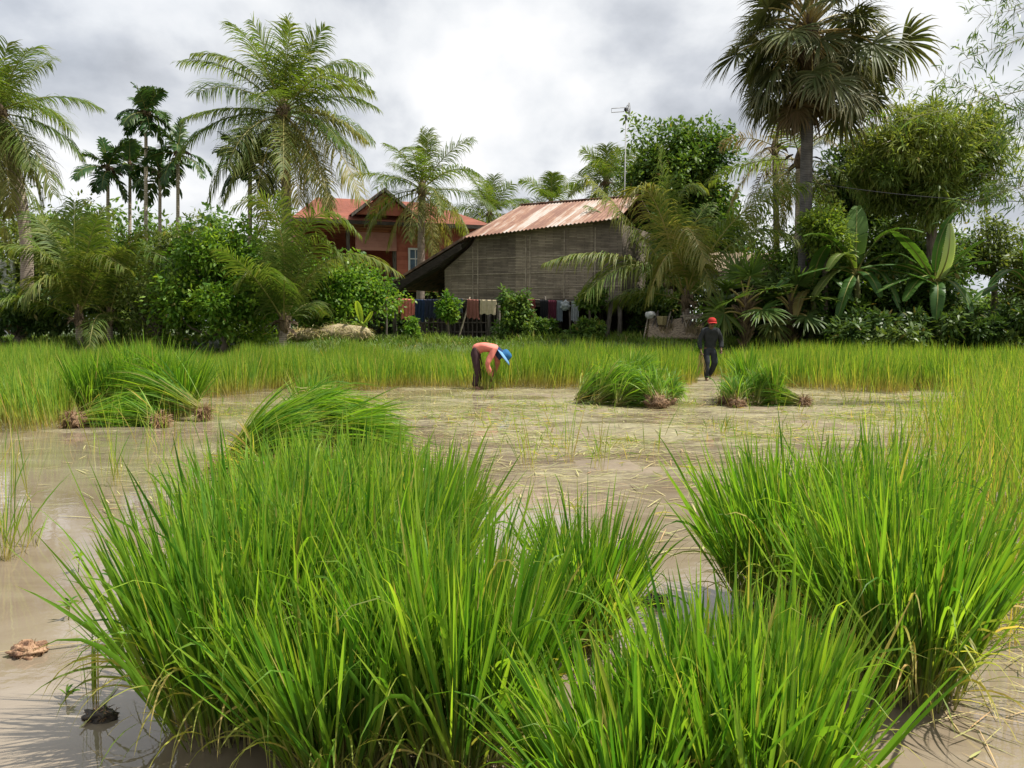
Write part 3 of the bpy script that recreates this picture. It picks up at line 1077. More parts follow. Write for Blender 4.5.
G2 = 'sheaves draped in a pile behind the left foreground'
lie('draped sheaf with pale stem bases at the left end of the draped pile', 228, 472, 24, 36, 620, 1.05, .14, 41, G2, droop=.8, z0=.03, rootr=.09)
lie('draped sheaf on top of the pile, its blades arching down to the right', 262, 462, 16, 34, 620, 1.15, .12, 42, G2, droop=1.3, z0=.12, roots=False)
lie('draped sheaf at the back of the pile, blades standing up to its peak', 312, 452, 80, 78, 560, .84, .20, 43, G2, droop=.7, z0=.05, roots=False)
lie('dark draped sheaf sliding down the right slope of the pile', 300, 455, -4, -20, 560, 1.25, .12, 44, G2, droop=.5, z0=.58, roots=False)
lie('lowest draped sheaf lying under the right slope of the pile', 318, 462, -3, 4, 460, 1.05, .16, 46, G2, droop=.5, z0=.22, roots=False)
lie('brown dead sheaf at the foot of the draped pile', 262, 476, 150, 8, 200, .6, .3, 45, G2, droop=.6, z0=.02, dead=.8, rootr=.09)

G3 = 'cut sheaves heaped in the middle of the field'
lie('sheaf at the left end of the middle heap with pale root end on the mud', 579, 404, 18, 34, 520, .95, .22, 51, G3, droop=1.5, roots=False)
lie('second sheaf of the middle heap, arching right over its neighbours', 598, 405, 18, 42, 640, 1.05, .24, 52, G3, droop=2.0, roots=False)
lie('sheaf with pale yellow stem end facing the viewer in the middle heap', 618, 407, 24, 40, 560, .80, .26, 53, G3, droop=1.8, roots=False)
lie('sheaf with a broad brown root mat at the right of the middle heap', 656, 408, 100, 46, 560, .8, .26, 54, G3, droop=1.9, rootr=.17)
lie('sheaf drooping over the right end of the middle heap', 668, 405, 60, 50, 400, .62, .24, 55, G3, droop=2.6, rootr=.11)
lie('sheaf on the back of the middle heap, its blades forming the top', 628, 398, 40, 56, 640, 1.0, .26, 56, G3, droop=1.1, z0=.05, roots=False)

G4 = 'cut sheaves heaped beyond the mud on the right'
lie('sheaf at the left end of the right heap with brown root end', 727, 404, 60, 40, 320, .62, .22, 61, G4, droop=1.8, rootr=.11)
lie('sheaf with tallest upright blades in the right heap', 747, 401, 92, 78, 460, .92, .18, 62, G4, droop=.8, rootr=.10)
lie('sheaf with a pale splayed stem foot in the right heap', 757, 406, 50, 55, 300, .72, .24, 63, G4, droop=1.8, roots=False)
lie('slim sheaf standing on a pale foot, right of the tallest one', 774, 406, 110, 80, 300, .78, .14, 64, G4, droop=.8, roots=False)
lie('brown root end lying flat at the far right of the right heap', 800, 406, 165, 14, 300, .85, .16, 65, G4, droop=.5, rootr=.09)
lie('low sheaf in the front of the right heap, brown roots to the viewer', 737, 407, 70, 44, 300, .7, .28, 66, G4, droop=1.6, rootr=.11)

# tufts left in the water
TG = 'thin rice tufts left standing in the water'


def tuft(label, px, py, H, n, seed, sp=.2):
    rg = np.random.default_rng(seed)
    p = gd(px, py)
    b = MB()
    B = np.array([p[0], p[1], -.02]) + rg.normal(0, .04 * (p[1] / 6), (n, 3)) * [1, 1, 0]
    D = np.concatenate([rg.normal(0, sp, (n, 2)), np.ones((n, 1))], 1)
    strips(b, B, D, H * rg.uniform(.5, 1.1, n), rg.uniform(.006, .010, n) * max(1, p[1] / 8), rg.gamma(2, .25, n), S=6, v=rg.random(n), a=(rg.random(n) < .2) * rg.random(n), seed=seed)
    tag(b.build('rice_tuft', M['field'], None, (p[0], p[1], 0)), label, 'rice tuft', TG)


tuft('leftmost thin rice tuft of the water in mid field, pale and leaning', 528, 470, .75, 14, 71)
tuft('tallest thin rice tuft standing in mid field before the middle heap', 568, 462, .85, 16, 72)
tuft('thin rice tuft with dark stems at the right of the mid field tufts', 600, 470, .62, 12, 73)
tuft('short stubby rice tuft between the middle heap and the right heap', 722, 434, .35, 14, 74, .12)
tuft('upright stubby tuft growing right beside the dark mud clod', 93, 704, .34, 12, 75, .05)
tuft('bushy rice tuft in the water at the left edge of the picture', 6, 560, .75, 26, 76)
tuft('thin rice tuft in the water left of the draped pile', 118, 486, .6, 16, 77)
tuft('short curved tuft in shallow water behind the brown husk', 30, 548, .40, 10, 78, .5)
tuft('lone thin tuft in the open mud right of the mid field tufts', 655, 452, .4, 7, 79)

WG = 'tiny weeds standing in the shallow water'


def weed(label, px, py, H, seed):
    rg = np.random.default_rng(seed)
    p = gd(px, py)
    b = MB()
    tube(b, [[p[0], p[1], -.02], [p[0] + .01, p[1], H * .6], [p[0] + .02, p[1], H]], [.003, .0025, .002], 5, m=1)
    k = 9
    az = rg.uniform(0, 2 * PI, k)
    strips(b, np.array([p[0], p[1], 0]) + np.stack([.01 + 0 * az, 0 * az, H * rg.uniform(.5, 1, k)], 1), np.stack([np.cos(az), np.sin(az), rg.uniform(.2, .9, k)], 1), rg.uniform(.04, .08, k), .014, 1.2, S=4, prof=np.array([.3, 1, .8, 0]), v=rg.random(k), seed=seed)
    tag(b.build('water_weed', [M['leaf_bright'], M['stalk']], None, (p[0], p[1], 0)), label, 'weed', WG)


weed('small leafy weed in the water between tuft and big left sheaf', 68, 620, .10, 81)
weed('tiny weed in the water right of the brown husk', 64, 700, .04, 82)
weed('tall weed at the edge of the big left sheaf', 108, 598, .16, 83)
weed('small weed standing in the water near the left sky reflection', 78, 572, .13, 84)


# debris in the water
def clod(name, label, cat, px, py, r, mat, strand, seed, sq=(1.25, 1, .62)):
    p = gd(px, py)
    root = thing(name, label, cat, (p[0], p[1], 0))
    b = MB()
    blob(b, [p[0], p[1], r * .18], r, seed, .26, 2.4, 22, 30, sq=sq)
    b.build('body', mat, root, root.location)
    rg = np.random.default_rng(seed)
    k = 130
    dd = nrm(rg.normal(size=(k, 3)) + [0, 0, .6])
    s = MB()
    strips(s, np.array([p[0], p[1], r * .15]) + dd * r * np.array(sq) * .92, dd * .5 + rg.normal(0, .8, (k, 3)), rg.uniform(.01, .035, k), .004, 1.5, S=3, floor=.004, v=rg.random(k), seed=seed)
    s.build('strands', strand, root, root.location)


M['husk'] = rough_mat('wet husk', (.09, .045, .025), (.27, .15, .085), scale=26, rough=.55, bump=.9, c3=(.42, .28, .17))
M['clod'] = rough_mat('wet dark clod', (.02, .015, .012), (.07, .055, .04), scale=30, rough=.45, bump=.8)
clod('coconut_husk', 'reddish brown husk lying in the shallow water at the left', 'husk', 29, 654, .062, M['husk'], M['root'], 3)
clod('mud_clod', 'dark round mud clod in the water at the bottom left', 'mud clod', 101, 718, .045, M['clod'], M['root'], 4)
clod('dark_stone', 'dark wet lump at the water edge right of the small round sheaf', 'stone', 653, 604, .055, M['clod'], M['root'], 5, (1.3, 1, .8))

# ------------------------------------------------------------------ palms
UP = np.array([0, 0, 1.0])


def frond(mb, cv, rg, lmax=.75, nl=72, hang=1.2, width=.038, age=0.0, start=.13, vee=.08, bare=.0, vbase=.5, rr=.026):
    cv = np.asarray(cv, float)
    K = 22
    seg = np.concatenate([[0], np.cumsum(np.linalg.norm(np.diff(cv, axis=0), axis=1))])
    s = np.linspace(0, seg[-1], K)
    P = np.stack([np.interp(s, seg, cv[:, k]) for k in range(3)], 1)
    h = (P[-1] - P[0]) * [1, 1, 0]
    if np.linalg.norm(h) < .25:
        a_ = rg.uniform(0, 2 * PI)
        h = np.array([math.cos(a_), math.sin(a_), 0])
    side = nrm(np.cross(h, UP)[None])[0]
    # the frond twists a little along its length
    tube(mb, P, np.linspace(rr, .005, K), 6, m=1, v=.4 + .3 * rg.random(), a=age)
    tg = nrm(np.gradient(P, axis=0))
    u = np.linspace(start, 1, nl)
    ii = u * (K - 1)
    B = np.stack([np.interp(ii, np.arange(K), P[:, k]) for k in range(3)], 1)
    T = nrm(np.stack([np.interp(ii, np.arange(K), tg[:, k]) for k in range(3)], 1))
    Nn = nrm(np.cross(side, T))
    Nn = np.where(Nn[:, 2:3] < 0, -Nn, Nn)
    tw = rg.normal(0, .42)
    for sg in (-1, 1):
        f = rg.normal(0, .16, nl)
        fw = .35 + .75 * u + f
        D = side * sg + T * fw[:, None] + Nn * (vee + tw * sg + rg.normal(0, .10, nl))[:, None]
        ln = 1.22 * lmax * (np.sin(PI * (.12 + .80 * u)) ** .75) * rg.uniform(.7, 1.12, nl)
        keep = rg.random(nl) > bare + .05 + .5 * (np.sin(u * rg.uniform(9, 22) + rg.uniform(0, 6)) > .93)
        strips(mb, B[keep], D[keep], ln[keep], width * rg.uniform(.8, 1.15, keep.sum()), 1.9 * hang * rg.uniform(.5, 1.6, keep.sum()), S=5, prof=np.array([.55, 1, .95, .6, .05]),
               side=np.broadcast_to(T[keep], (keep.sum(), 3)), v=np.clip(vbase + rg.normal(0, .16, keep.sum()), 0, 1), a=np.clip(age + rg.normal(0, .12, keep.sum()), 0, 1), seed=int(rg.integers(1e6)))


def arc(p0, az, elev, Lf, droop, n=18):
    d = np.array([math.cos(az) * math.cos(elev), math.sin(az) * math.cos(elev), math.sin(elev)])
    P = [np.asarray(p0, float)]
    for i in range(n):
        P.append(P[-1] + d * Lf / n)
        d = d + np.array([0, 0, -droop / n * (.4 + 1.3 * i / n)])
        d = d / np.linalg.norm(d)
    return np.array(P)


def trunk_curve(p0, p1, bow, n=14):
    t = np.linspace(0, 1, n)[:, None]
    return p0 * (1 - t) + p1 * t + np.array(bow) * (np.sin(PI * t))


def coconut(label, px0, d, px1, py1, n, Lf, seed, r=(.19, .12), bow=(0, 0, 0), emax=86, emin=-45, hang=1.3, lmax=.8, agek=.5, mat='frond', group=None, droop=1.5, name='coconut_palm', trunk='coco_trunk', nl=72, cat='palm tree', custom=(), d1=None, width=.034, fz=None, bare=0, gz=None):
    rg = np.random.default_rng(seed)
    x0 = PX(px0, d)
    gz = float(hgt(x0, d)) if gz is None else gz
    p0 = np.array([x0, d, gz])
    p1 = at(px1, py1, d if d1 is None else d1)
    root = thing(name, label, cat, p0, group)
    tb = MB()
    cv = trunk_curve(p0 - [0, 0, .15], p1, bow)
    k = len(cv)
    rad = np.interp(np.linspace(0, 1, k), [0, .06, .15, 1], [r[0] * 1.5, r[0] * 1.15, r[0], r[1]])
    tube(tb, cv, rad, 12)
    tb.build('trunk', M[trunk], root, root.location)
    cb_ = MB()
    # heart of the crown: fibre sheaths and the spear leaf
    tube(cb_, [p1 - [0, 0, .35], p1 - [0, 0, .1], p1 + [0, 0, .15], p1 + [0, 0, .5]], [r[1] * .9, r[1] * 1.7, r[1] * 1.3, r[1] * .35], 10, m=0)
    strips(cb_, np.repeat([p1], 14, 0) + rg.normal(0, r[1] * .8, (14, 3)), np.concatenate([rg.normal(0, 1, (14, 2)), rg.normal(-.2, .5, (14, 1))], 1), rg.uniform(.3, .8, 14), .12, 2, S=4, m=0, v=.4, seed=seed)
    crown = cb_.build('crown', [M['fibre']], root, root.location)
    ga = rg.uniform(0, 2 * PI)
    for i in range(n):
        q = i / max(n - 1, 1)
        el = R(emax + (emin - emax) * q ** .9 + rg.normal(0, 5))
        az = ga + i * 2.39996 + rg.normal(0, .15)
        f = MB()
        age = np.clip((q - .55) * agek * 2 + rg.normal(0, .06), 0, 1)
        frond(f, arc(p1 + [0, 0, .1 - .25 * q], az, el, Lf * rg.uniform(.85, 1.1) * (.8 + .3 * min(1, q * 3)), droop * rg.uniform(.75, 1.25) * (.5 + .6 * q)), rg, lmax, nl, hang * (.55 + .6 * q), width, age, vbase=.62 - .3 * q + rg.normal(0, .06), bare=bare)
        f.build('frond', [M[mat], M['rachis']], crown, root.location)
    for (a, b, c_, ag, lm) in custom:
        f = MB()
        frond(f, bez(a, b, c_), rg, lm * 1.12, 84, hang * 1.15, width, ag, vbase=.5)
        f.build('frond', [M[mat], M['rachis']], crown, root.location)
    return root


# --- left side
coconut('tall coconut palm with a curved brown trunk cut by the left edge', 22, 27.5, -2, 112, 30, 2.75, 101, r=(.2, .17), bow=(.5, 0, 0), emin=-75, agek=.7, lmax=.95, hang=1.5, droop=1.7)
coconut('second coconut trunk half hidden at the left edge behind the curved one', -14, 29, -40, 150, 16, 3.0, 102, r=(.2, .15), emin=-60, agek=.7)
lp = lambda px, py, d=27.: at(px, py, d)
coconut('young coconut palm fanning up from the ground beside the dark bush on the left', 80, 26.5, 79, 318, 6, 3.2, 103, r=(.12, .10), emax=80, emin=20, hang=1.1, agek=.1, lmax=.8, custom=[
    (lp(78, 315, 26.5), lp(70, 245, 26.), lp(2, 247, 25.5), .1, .9),
    (lp(78, 315, 26.5), lp(72, 235, 26.5), lp(26, 212, 27), .05, .9),
    (lp(79, 315, 26.5), lp(72, 260, 26.5), lp(75, 203, 26.5), 0, .9),
    (lp(80, 315, 26.5), lp(80, 240, 26.5), lp(104, 208, 27.), .1, .85),
    (lp(80, 315, 26.5), lp(84, 250, 26.), lp(98, 216, 25.), .0, .85),
    (lp(80, 315, 26.5), lp(78, 225, 25.5), lp(124, 268, 25), .2, .9),
    (lp(79, 315, 26.5), lp(50, 250, 25.5), lp(22, 300, 25), .2, .9)])
coconut('smaller young coconut palm with one frond arching over to the big round bush', 110, 26.8, 110, 316, 5, 2.6, 104, r=(.10, .08), emax=80, emin=25, hang=1.1, agek=.1, lmax=.7, custom=[
    (lp(110, 318, 26.5), lp(118, 262, 26.5), lp(129, 250, 26.5), .2, .6),
    (lp(110, 318, 26.5), lp(128, 205, 26.), lp(189, 283, 25), -.05, .8),
    (lp(110, 318, 26.5), lp(125, 222, 26.5), lp(152, 232, 26.5), .15, .7)])

AG = 'slim areca palms behind the bushes'


def areca(label, px, d, py, n, Lf, seed, seglen=.5):
    return coconut(label, px, d, px, py, n, Lf, seed, r=(.085, .065), emax=82, emin=-30, hang=.9, lmax=seglen, agek=.1, mat='areca', group=AG, droop=1.7, name='areca_palm', trunk='pale_trunk', nl=26, width=.085)


areca('tallest areca palm with a bushy dark crown on a bare pale stem', 146, 36, 112, 15, 1.25, 111)
areca('second tallest areca palm, right of the tallest one, crown with drooping leaves', 178, 36, 152, 11, 1.6, 112)
areca('leftmost areca palm with a loose crown just above the bushes', 108, 37, 168, 10, 1.4, 113)
areca('areca palm with its crown low beside the stem of the tallest one, on the left', 130, 38, 166, 10, 1.4, 114)
areca('areca palm with its crown between the two tallest ones', 160, 37, 172, 10, 1.4, 115)
areca('areca palm growing against the tall coconut palm, small round dark crown', 250, 27.5, 160, 12, 1.2, 116)

coconut('tallest coconut palm, full crown standing high left of the red house', 283, 27.5, 284, 112, 30, 3.3, 121, r=(.2, .14), bow=(.1, 0, 0), emin=-62, agek=.55, lmax=.9, hang=1.35, droop=1.5, custom=[
    (lp(283, 108, 27.5), lp(245, 48, 27.5), lp(194, 54, 27.), .1, .7),
    (lp(283, 108, 27.5), lp(325, 42, 27.5), lp(366, 73, 27.), .05, .8),
    (lp(283, 112, 27.5), lp(340, 62, 27.5), lp(373, 92, 27.), .15, .7),
    (lp(284, 115, 27.5), lp(318, 100, 27.), lp(366, 140, 26.5), .45, .7),
    (lp(284, 115, 27.3), lp(335, 120, 26.5), lp(362, 200, 26), .6, .9),
    (lp(284, 115, 27.3), lp(315, 140, 26.5), lp(330, 205, 26), .6, .9),
    (lp(283, 115, 27.3), lp(290, 130, 26.5), lp(300, 205, 26), .75, .9),
    (lp(280, 115, 27.5), lp(232, 100, 27.), lp(184, 118, 26.5), .1, .6),
    (lp(280, 118, 27.5), lp(232, 120, 27.), lp(210, 195, 26.5), .1, .8)])
coconut('half grown coconut palm in front of the red house garden, fronds arching both ways', 281, 24.8, 284, 322, 7, 3.0, 122, r=(.13, .10), emax=84, emin=35, hang=1.0, agek=.1, lmax=.75, custom=[
    (lp(284, 320, 24.8), lp(292, 170, 24.5), lp(236, 206, 23.8), .1, .75),
    (lp(284, 320, 24.8), lp(290, 250, 24.8), lp(280, 193, 24.8), 0, .75),
    (lp(285, 320, 24.8), lp(300, 165, 24.5), lp(357, 232, 24), .05, .8),
    (lp(285, 320, 24.8), lp(325, 220, 24.5), lp(397, 272, 24), .15, .75),
    (lp(285, 320, 24.8), lp(310, 205, 24.5), lp(345, 262, 24), .05, .8),
    (lp(283, 320, 24.8), lp(262, 250, 24.5), lp(238, 285, 24), .1, .7)])
coconut('coconut palm standing before the red house with yellowing lower fronds', 420, 37, 422, 190, 24, 3.1, 123, r=(.2, .14), emin=-50, agek=.8, lmax=.8, hang=1.6, droop=1.7, bare=.08)
coconut('distant coconut palm left of the barn roof', 490, 52, 490, 214, 18, 2.7, 124, emin=-30, agek=.6, lmax=1.0)
coconut('distant coconut palm crown peeping over the barn ridge', 551, 55, 551, 203, 14, 2.3, 125, emin=-20, agek=.1, lmax=.9)
coconut('coconut palm close behind the barn beside the antenna mast', 605, 44, 606, 182, 16, 2.3, 126, emin=-30, agek=.2, lmax=.9)

# --- right of the barn
coconut('coconut palm with dark upright fronds before the big leafy tree', 668, 31, 668, 280, 6, 3.5, 131, r=(.2, .17), emax=88, emin=48, hang=1.2, agek=.1, lmax=.95, droop=.8, custom=[
    (lp(668, 258, 31), lp(664, 200, 31), lp(660, 146, 31), 0, .85),
    (lp(668, 258, 31), lp(674, 165, 31), lp(704, 190, 30.5), .1, .85)])
coconut('coconut palm arching its fronds over the right end of the barn', 688, 28.8, 686, 300, 6, 3.0, 132, r=(.13, .11), emax=75, emin=15, hang=1.4, agek=.3, lmax=.85, custom=[
    (lp(682, 290, 26.5), lp(650, 150, 26.), lp(628, 200, 25.5), .45, 1.05),
    (lp(682, 290, 26.5), lp(640, 230, 26.), lp(590, 178, 25.5), .25, 1.0),
    (lp(684, 295, 26.3), lp(640, 235, 25.6), lp(587, 292, 25), .12, 1.1),
    (lp(684, 292, 26.3), lp(620, 235, 25.6), lp(548, 262, 25), .2, .9),
    (lp(690, 290, 26.5), lp(735, 190, 26.), lp(803, 186, 25.5), .1, 1.1),
    (lp(690, 290, 26.5), lp(750, 205, 26.), lp(795, 240, 25.5), .15, 1.0),
    (lp(688, 290, 26.5), lp(672, 180, 26.), lp(706, 262, 25), .5, .95),
    (lp(688, 290, 26.3), lp(675, 210, 25.6), lp(648, 300, 24.8), .5, .8),
    (lp(688, 290, 26.3), lp(700, 240, 25.8), lp(712, 290, 25.2), .3, .7)])
coconut('half dead coconut palm with pale hanging fronds beside the sugar palm', 778, 34, 775, 148, 12, 2.6, 133, r=(.14, .11), emax=60, emin=-75, hang=1.5, agek=1.0, lmax=.6, mat='dryfrond', bare=.35, droop=1.9, trunk='grey_trunk')
coconut('palm with a pale ringed trunk and long frond behind the sugar palm', 796, 30, 800, 160, 8, 3.2, 134, r=(.15, .13), emax=50, emin=-60, hang=1.6, agek=.6, lmax=.8, trunk='pale_trunk', custom=[
    (lp(812, 140, 30), lp(850, 92, 29.5), lp(915, 112, 29), .35, .9),
    (lp(812, 142, 30), lp(858, 110, 29.5), lp(890, 160, 29), .5, .8)])


def fan_leaf(mb, p, ax, nn, Rf, rg, age=0, spread=R(230), k=46, droop=.6, m=0, vb=.5):
    ax = ax / np.linalg.norm(ax)
    sd = np.cross(ax, nn)
    sd /= np.linalg.norm(sd)
    th = np.linspace(-spread / 2, spread / 2, k)
    D = np.cos(th)[:, None] * ax + np.sin(th)[:, None] * sd + nrm(np.cross(sd, ax)[None])[0] * (.10 * np.abs(np.sin(th)))[:, None]
    ln = Rf * (1 - .12 * np.abs(th) / (spread / 2)) * rg.uniform(.78, 1.08, k)
    D = D + rg.normal(0, .06, D.shape)
    tangent = -np.sin(th)[:, None] * ax + np.cos(th)[:, None] * sd
    wd = 2.3 * Rf * .5 * math.tan(spread / k / 2)
    strips(mb, np.repeat([p], k, 0), D, ln, wd * 1.1, droop * rg.uniform(.6, 1.5, k), S=6, prof=np.array([.08, .55, .95, .85, .6, .38, .05]), side=tangent, fold=.22, v=np.clip(vb + rg.normal(0, .14, k), 0, 1), a=np.clip(age + rg.normal(0, .12, k), 0, 1), m=m, seed=int(rg.integers(1e6)), ramp=2.2)


def fan_palm(name, label, px0, d, px1, py1, n, Rf, pet, seed, r=(.24, .2), emin=-70, emax=85, mat='fan', trunk='grey_trunk', skirt=0, leafdroop=.6, k=46, vary=False):
    rg = np.random.default_rng(seed)
    p0 = np.array([PX(px0, d), d, float(hgt(PX(px0, d), d))])
    p1 = at(px1, py1, d)
    root = thing(name, label, 'palm tree', p0)
    tb = MB()
    cv = trunk_curve(p0 - [0, 0, .2], p1, (0, 0, 0))
    tube(tb, cv, np.interp(np.linspace(0, 1, len(cv)), [0, .1, .85, 1], [r[0] * 1.3, r[0], r[1], r[1] * 1.35]), 14)
    tb.build('trunk', M[trunk], root, root.location)
    cb_ = MB()
    tube(cb_, [p1 - [0, 0, 1.3], p1 - [0, 0, .6], p1, p1 + [0, 0, .5]], [r[1] * 1.1, r[1] * 1.9, r[1] * 1.8, r[1] * .4], 12)
    kk = 70   # stubs of old leaf stalks
    az = rg.uniform(0, 2 * PI, kk)
    strips(cb_, p1 + np.stack([np.cos(az) * r[1], np.sin(az) * r[1], rg.uniform(-1.3, .1, kk)], 1), np.stack([np.cos(az), np.sin(az), rg.uniform(.6, 1.6, kk)], 1), rg.uniform(.3, .6, kk), .09, .2, S=3, prof=np.array([1, .8, .5]), seed=seed)
    crown = cb_.build('crown', [M['fibre']], root, root.location)
    for i in range(n + skirt):
        dead = i >= n
        q = min(1, i / max(n - 1, 1))
        el = R(emax + (emin - emax) * q ** .9 + rg.normal(0, 6)) if not dead else R(rg.uniform(-82, -65))
        az = i * 2.39996 + rg.normal(0, .2)
        start = p1 + [0, 0, .25 - .6 * q - (.5 if dead else 0)]
        ln = pet * (rg.uniform(.4, 1.15) if vary else rg.uniform(.85, 1.15)) * (.7 if dead else 1)
        c = arc(start, az, el, ln, .5 + .5 * q, 8)
        ax = c[-1] - c[-2]
        ax = ax / np.linalg.norm(ax) + [0, 0, -.25 * q]
        hd = np.array([math.cos(az), math.sin(az), 0])
        nn = UP * max(.12, math.cos(el)) + hd * math.sin(el) * -1 + rg.normal(0, .3, 3)
        f = MB()
        tube(f, c, np.linspace(.04, .022, len(c)), 6, m=1, v=.6, a=.3 + .3 * rg.random())
        fan_leaf(f, c[-1], ax, nn, Rf * rg.uniform(.85, 1.1) * (.8 if dead else 1), rg, age=1.0 if dead else max(0, (q - .75) * 1.4), droop=leafdroop * (.6 + .9 * q), vb=.6 - .25 * q, k=k)
        f.build('fan_leaf', [M[mat], M['rachis']], crown, root.location)
    return root


fan_palm('sugar_palm', 'great sugar palm with a huge shaggy crown of fan leaves on a grey trunk', 803, 27, 809, 30, 84, 1.4, 2.5, 141, r=(.21, .18), skirt=10, emin=-50, leafdroop=1.1, k=44, vary=True)
fan_palm('fan_palm', 'low fan palm with pale leaves growing before the thatched shed', 745, 25.6, 745, 306, 14, .95, .75, 142, r=(.06, .06), emin=5, emax=80, k=26, mat='leaf_mid', leafdroop=.5)
fan_palm('fan_palm', 'low dark fan palm under the banana plants, right of the pale one', 790, 25.8, 790, 308, 13, .95, .8, 143, r=(.06, .06), emin=5, emax=80, k=24, mat='leaf_dark', leafdroop=.5)


# ------------------------------------------------------------------ broad leaved trees and bushes
def leafcloud(mb, cen, cr, per, ll, lw, rg, droop=.6, m=0):
    for c, r_ in zip(cen, cr):
        k = per
        u = nrm(rg.normal(size=(k, 3)))
        rad = r_ * rg.random(k) ** .45
        P = c + u * rad[:, None] * [1, 1, .85]
        D = u * .9 + rg.normal(0, .55, (k, 3)) + [0, 0, -.15]
        D = nrm(D)
        sd = nrm(np.cross(D, UP + rg.normal(0, .45, (k, 3))))
        vb = np.clip(rg.normal(.5, .17), .1, .9)
        strips(mb, P, D, ll * rg.uniform(.6, 1.25, k), lw * rg.uniform(.7, 1.2, k), droop * rg.uniform(.3, 1.5, k), S=3, prof=np.array([.18, 1, .72, 0.02]), side=sd, v=np.clip(vb + rg.normal(0, .16, k), 0, 1), m=m, a=(rg.random(k) < .02) * .8, seed=int(rg.integers(1e6)))


def plant(name, label, cat, px, d, top, bot, wpx, mat, seed, nc=40, per=170, ll=.17, lw=.08, cr=.28, depth=.8, trunk=None, droop=.6, group=None, fill=.35, tilt=0, bark='bark'):
    """crown as many clumps of leaves through an uneven ellipsoid; trunk and limbs reach into it"""
    rg = np.random.default_rng(seed)
    gx = PX(px, d)
    gz = float(hgt(gx, d))
    zt = at(px, top, d)[2]
    zb = gz + .02 if bot is None else at(px, bot, d)[2]
    rz = (zt - zb) / 2
    rx = wpx / 2 * d / F
    ry = rx * depth
    cz = (zt + zb) / 2
    root = thing(name, label, cat, (gx + tilt, d, gz), group)
    u = nrm(rg.normal(size=(nc, 3)))
    low = u[:, 2] < 0
    kk = np.where(rg.random(nc) < fill, rg.uniform(.25, .7, nc), rg.uniform(.68, 1.0, nc))
    wob = 1 + .16 * np.sin(u[:, 0] * 5 + seed) * np.cos(u[:, 2] * 4 + seed * 2)
    cs = cr * min(rx, rz) * 1.6
    cen = np.array([gx, d, cz]) + u * (kk * wob)[:, None] * np.array([max(rx - cs * .6, .05), max(ry - cs * .6, .05), max(rz - cs * .6, .05)])
    if bot is None:                       # a bush is full to the ground: push low clumps outward
        fl = low & (rg.random(nc) < .8)
        cen[fl, 0] = gx + u[fl, 0] / np.maximum(np.hypot(u[fl, 0], u[fl, 1]), .2) * rx * rg.uniform(.4, .95, fl.sum())
        cen[fl, 1] = d + u[fl, 1] / np.maximum(np.hypot(u[fl, 0], u[fl, 1]), .2) * ry * rg.uniform(.4, .95, fl.sum())
    rad = cs * rg.uniform(.65, 1.25, nc)
    f = MB()
    leafcloud(f, cen, rad, per, ll, lw, rg, droop)
    # stray shoots make the outline uneven
    ns = nc // 2
    for c, uu in zip(cen[:ns], u[:ns]):
        e = c + (uu + [0, 0, .25]) * cs * rg.uniform(.7, 1.25)
        leafcloud(f, [e, (c + e) / 2], [cs * .28, cs * .35], max(8, per // 9), ll, lw, rg, droop)
    t = MB()
    b0 = np.array([gx + tilt, d, gz - .1])
    fk = np.array([gx, d, max(zb + .25 * rz, gz + .3)])
    rt = trunk or max(.04, .035 * rx + .012 * (zt - gz))
    tube(t, trunk_curve(b0, fk, (.05 * rx, 0, 0), 8), np.linspace(rt * 1.25, rt * .8, 8), 8)
    for c in cen[::max(1, nc // 14)]:
        mid = (fk + c) / 2 + rg.normal(0, .08 * rx, 3)
        tube(t, bez(fk, mid, c, 7), np.linspace(rt * .5, rt * .1, 7), 5, cap=False)
    t.build('trunk', M[bark], root, root.location)
    f.build('crown', M[mat], root, root.location)
    return root


BG = 'bushes and trees around the houses'
# left
plant('bush', 'dark low bush at the left edge under the curved coconut palm', 'bush', 18, 27, 283, None, 100, 'leaf_dark', 201, 44, 150, .2, .09)
plant('bush', 'dark low bush between the two young coconut palms at the left', 'bush', 122, 28.6, 268, None, 90, 'leaf_mid', 202, 40, 150, .2, .09)
plant('tree', 'dense olive tree behind the curved coconut palm at the left', 'tree', 52, 34, 202, 330, 140, 'leaf_olive', 203, 60, 190, .22, .09)
plant('tree', 'bushy green tree behind the young coconut palms and below the areca crowns', 'tree', 122, 35, 228, 330, 110, 'leaf_mid', 204, 50, 190, .2, .09)
plant('tree', 'light green leafy tree below the second tallest areca palm', 'tree', 180, 32, 218, 320, 76, 'leaf_olive', 205, 40, 190, .18, .07)
plant('bush', 'big round bright leafy bush left of the half grown coconut palm', 'bush', 222, 25.6, 222, None, 122, 'leaf_bright', 206, 85, 200, .17, .085, cr=.22)
plant('bush', 'straggly dark bush at the foot of the big round bush on its left', 'bush', 160, 26, 268, None, 74, 'leaf_olive', 207, 26, 110, .16, .05, cr=.24)
plant('tree', 'leafy tree in the gap behind the big round bush', 'tree', 262, 32, 224, 320, 86, 'leaf_mid', 208, 40, 180, .2, .09)
plant('bush', 'rounded green bush covering the foot of the red house', 'bush', 346, 29.5, 250, None, 100, 'leaf_bright', 209, 55, 180, .16, .08)
plant('bush', 'dark bush behind the straw mound left of the red house foot', 'bush', 305, 31, 245, None, 70, 'leaf_mid', 210, 36, 170, .18, .08)
